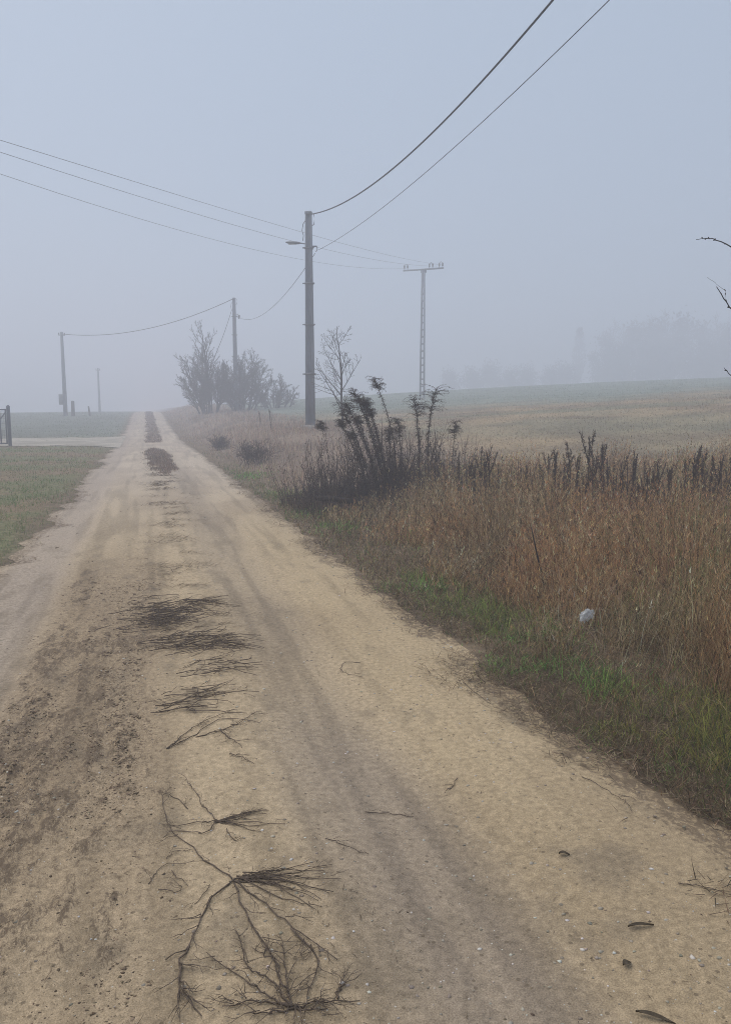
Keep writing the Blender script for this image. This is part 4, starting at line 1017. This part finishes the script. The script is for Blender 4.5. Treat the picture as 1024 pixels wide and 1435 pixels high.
def heap(mb, c0, c1, wid, n_, lmin=.12, lmax=.42, ang=.1, dev=.38):
    """a loose drift of thin curved twigs between two ground points"""
    a_, e_ = on_road(*q6(c0)), on_road(*q6(c1))
    for k in range(n_):
        f_ = np.clip(.5 + rng.normal(0,.27), 0, 1); c_ = a_*(1-f_) + e_*f_ + np.array([rng.normal(0,wid*.25), rng.normal(0,wid*.5), 0])
        l_ = rng.uniform(lmin, lmax); t_ = ang + rng.normal(0, dev); q = [c_[:2] - np.array([math.cos(t_), math.sin(t_)])*l_*.5]; bend = rng.normal(0,.16)
        for j in range(6): t_ += bend + rng.normal(0,.10); q.append(q[-1] + np.array([math.cos(t_), math.sin(t_)])*l_/6)
        q = lay(np.column_stack([q, np.zeros(7)]), .006 + .020*rng.random()); r_ = rng.uniform(.0014,.0034); mb.tube(q, np.linspace(r_, r_*.5, 7), 4)
        if rng.random() < .6:
            t2 = t_ + rng.choice((-1,1))*.6; i_ = int(rng.integers(2,5)); q2 = [q[i_][:2]]
            for j in range(3): t2 += rng.normal(0,.2); q2.append(q2[-1] + np.array([math.cos(t2), math.sin(t2)])*l_*.12)
            mb.tube(lay(np.column_stack([q2, np.zeros(4)]), .010), np.linspace(r_*.8, r_*.4, 4), 3)
b = MB(); heap(b, (480,270), (650,215), .50, 95); heap(b, (520,225), (570,260), .40, 45, .1, .3); fan(b, q6((600,195)), [q6((765,214)), q6((740,200)), q6((770,275))], 9, .0035, .0016, .05, 2, .08)
branch_thing('densest dark heap of dead twigs in the middle of the lane', b, 'twig_heap')
b = MB(); heap(b, (545,340), (800,335), .26, 80); fan(b, q6((700,330)), [q6(c) for c in ((830,322),(820,350),(715,380))], 7, .0035, .0016, .05, 2, .08)
branch_thing('dead twig heap touching the lower right side of the densest heap', b, 'twig_heap')
b = MB(); heap(b, (610,440), (800,410), .20, 26, .10, .30); fan(b, q6((655,395)), [q6(c) for c in ((830,398),(580,432))], 3, .0036, .0016, .05, 2, .08); branch_thing('sparse dead twigs just below the two heaps on the lane', b)
b = MB(); heap(b, (540,525), (760,505), .20, 28, .10, .35); fan(b, q6((650,515)), [q6(c) for c in ((800,492),(500,545),(620,480))], 5, .0036, .0016, .05, 3, .08); branch_thing('dead twig spray at mid lane, midway between heaps and the slanting branch', b)
b = MB()
for c in ([(545,682),(640,640),(730,590),(850,600)],[(640,650),(720,630),(800,590),(840,565)],[(545,680),(600,640),(660,605),(760,560)],[(720,630),(760,660),(790,685)]): twiggy(b, px_line(c, s6, o6), .0050, .0020, 7, .09)
branch_thing('slanting dead branch at mid lane with its thick end to the lower left', b)
b = MB(); twiggy(b, px_line([(745,705),(790,720),(830,738)], s6, o6), .004, .002, 5, .06); branch_thing('short dead twig right below the slanting branch', b)
# twigs scattered on the right half of the lane
one = [('short dark twig lying crosswise, right of the compact twig fan', [(514,1136),(545,1135),(580,1139)]), ('curved dead twig right of the largest branch', [(455,1180),(475,1186),(500,1196),(516,1198)]),
       ('bent hooked twig on the sandy part near the litter strip', [(505,928),(482,928),(478,936),(490,943),(508,947)]), ('thin curved twig near the right verge pointing to the grass', [(648,958),(668,975),(690,990)]),
       ('long thin twig at the right road edge', [(985,1155),(1005,1166),(1024,1174)]), ('crooked twig close to the right road edge, under the olive tuft', [(815,1090),(845,1108),(875,1125),(885,1140)]),
       ('twig with side shoots lying near the lower right road edge', [(950,1240),(985,1247),(1024,1260)]), ('small forked twig at mid lane right of the grey wheel track', [(640,1090),(632,1102),(622,1106)])]
for lb, c in one:
    b = MB(); twiggy(b, smooth_line([on_road(*p_) for p_ in c]), .0034, .0016, 3, .05); branch_thing(lb, b, 'fallen_twig')
# wet leaves and clods
def leaf(px, py, l_, w_, rz, label):
    n_ = 9; u_ = np.linspace(0,1,n_); V = []
    for k in range(n_):
        hw = w_*math.sin(math.pi*u_[k]**.8)*.5+.0005; zc = .004+.004*math.sin(u_[k]*4)
        V += [(l_*(u_[k]-.5), -hw, zc+.006),(l_*(u_[k]-.5), 0, zc),(l_*(u_[k]-.5), hw, zc+.005)]
    F = [[3*k+j, 3*k+3+j, 3*k+4+j, 3*k+1+j] for k in range(n_-1) for j in (0,1)]
    p_ = on_road(px, py); o_ = link('fallen_leaf', mesh_np('fallen_leaf', V, [np.array(F)]), M['leaf'], None, (p_[0], p_[1], float(road_z(p_[0], p_[1])))); o_.rotation_euler = (0,0,rz)
    tag(o_, label, 'leaf')
leaf(897, 1302, .085, .014, R(-8), 'long greyish blade of a leaf lying above the darker ones')
leaf(918, 1425, .10, .016, R(-40), 'long dark narrow leaf at the bottom right corner')
leaf(878, 1353, .032, .022, R(10), 'small curled dark brown leaf')
leaf(790, 1200, .04, .018, R(-20), 'flat brown leaf fragment on the sandy right side of the lane')

# ------------------------------------------------------------------ fog, sky, light, camera
b = MB(); b.box((0, 205, 9.0), (900, 600, 26.5))
hz = b.build('haze', None); tag(hz, 'even pale grey blue fog over lane and field', 'fog', kind='stuff')
hm = bpy.data.materials.new('fog'); hm.use_nodes = True; nt = hm.node_tree; nt.nodes.clear()
out = nt.nodes.new('ShaderNodeOutputMaterial'); pv = nt.nodes.new('ShaderNodeVolumePrincipled')
pv.inputs['Color'].default_value = (.89,.91,1.0,1); pv.inputs['Density'].default_value = .0112; pv.inputs['Anisotropy'].default_value = .32
for k in ('Density Attribute','Color Attribute','Temperature Attribute'): pv.inputs[k].default_value = ''
nt.links.new(pv.outputs['Volume'], out.inputs['Volume']); hz.data.materials.append(hm)

SUN_EL, SUN_AZ = R(60), R(-48)        # behind thick cloud, to the left of the lane
w = bpy.data.worlds.new('World'); scene.world = w; w.use_nodes = True; nt = w.node_tree
bg = nt.nodes['Background']; sky = nt.nodes.new('ShaderNodeTexSky'); sky.sky_type = 'NISHITA'; sky.sun_disc = False
sky.sun_elevation = SUN_EL; sky.sun_rotation = SUN_AZ; sky.air_density = 1.0; sky.dust_density = 4.0; sky.ozone_density = 1.0
mx = nt.nodes.new('ShaderNodeMix'); mx.data_type = 'RGBA'; mx.inputs['Factor'].default_value = .82
nt.links.new(sky.outputs['Color'], mx.inputs['A']); mx.inputs['B'].default_value = (3.60, 4.42, 5.50, 1)     # even cloud deck
nt.links.new(mx.outputs['Result'], bg.inputs['Color']); bg.inputs['Strength'].default_value = .12
sl = bpy.data.lights.new('sun', 'SUN'); sl.energy = 2.0; sl.angle = R(70); sl.color = (1.0,.94,.84)
so = bpy.data.objects.new('sun', sl); COL.objects.link(so)
sd = np.array([math.sin(SUN_AZ)*math.cos(SUN_EL), math.cos(SUN_AZ)*math.cos(SUN_EL), math.sin(SUN_EL)])
from mathutils import Vector
so.rotation_euler = Vector(sd).to_track_quat('Z', 'Y').to_euler(); so.location = (0,0,40)

cd_ = bpy.data.cameras.new('camera'); co = bpy.data.objects.new('camera', cd_); COL.objects.link(co)
co.location = (0, 0, EYE); co.rotation_euler = (R(90) - PITCH, 0, -YAW)
cd_.sensor_fit = 'VERTICAL'; cd_.sensor_height = 24; cd_.lens = 24*FPX/PH; cd_.clip_end = 3000; cd_.clip_start = .05
scene.camera = co
vs_ = scene.view_settings; scene.display_settings.display_device = 'sRGB'
vs_.view_transform = 'Standard'; vs_.look = 'None'; vs_.exposure = .05; vs_.gamma = 1; vs_.use_curve_mapping = False
cy = scene.cycles; cy.use_denoising = True; cy.denoising_prefilter = 'NONE'; cy.volume_bounces = 2; cy.max_bounces = 6; cy.diffuse_bounces = 3
cy.use_adaptive_sampling = True; cy.adaptive_threshold = .005; cy.sample_clamp_indirect = 4; cy.filter_width = 1.0
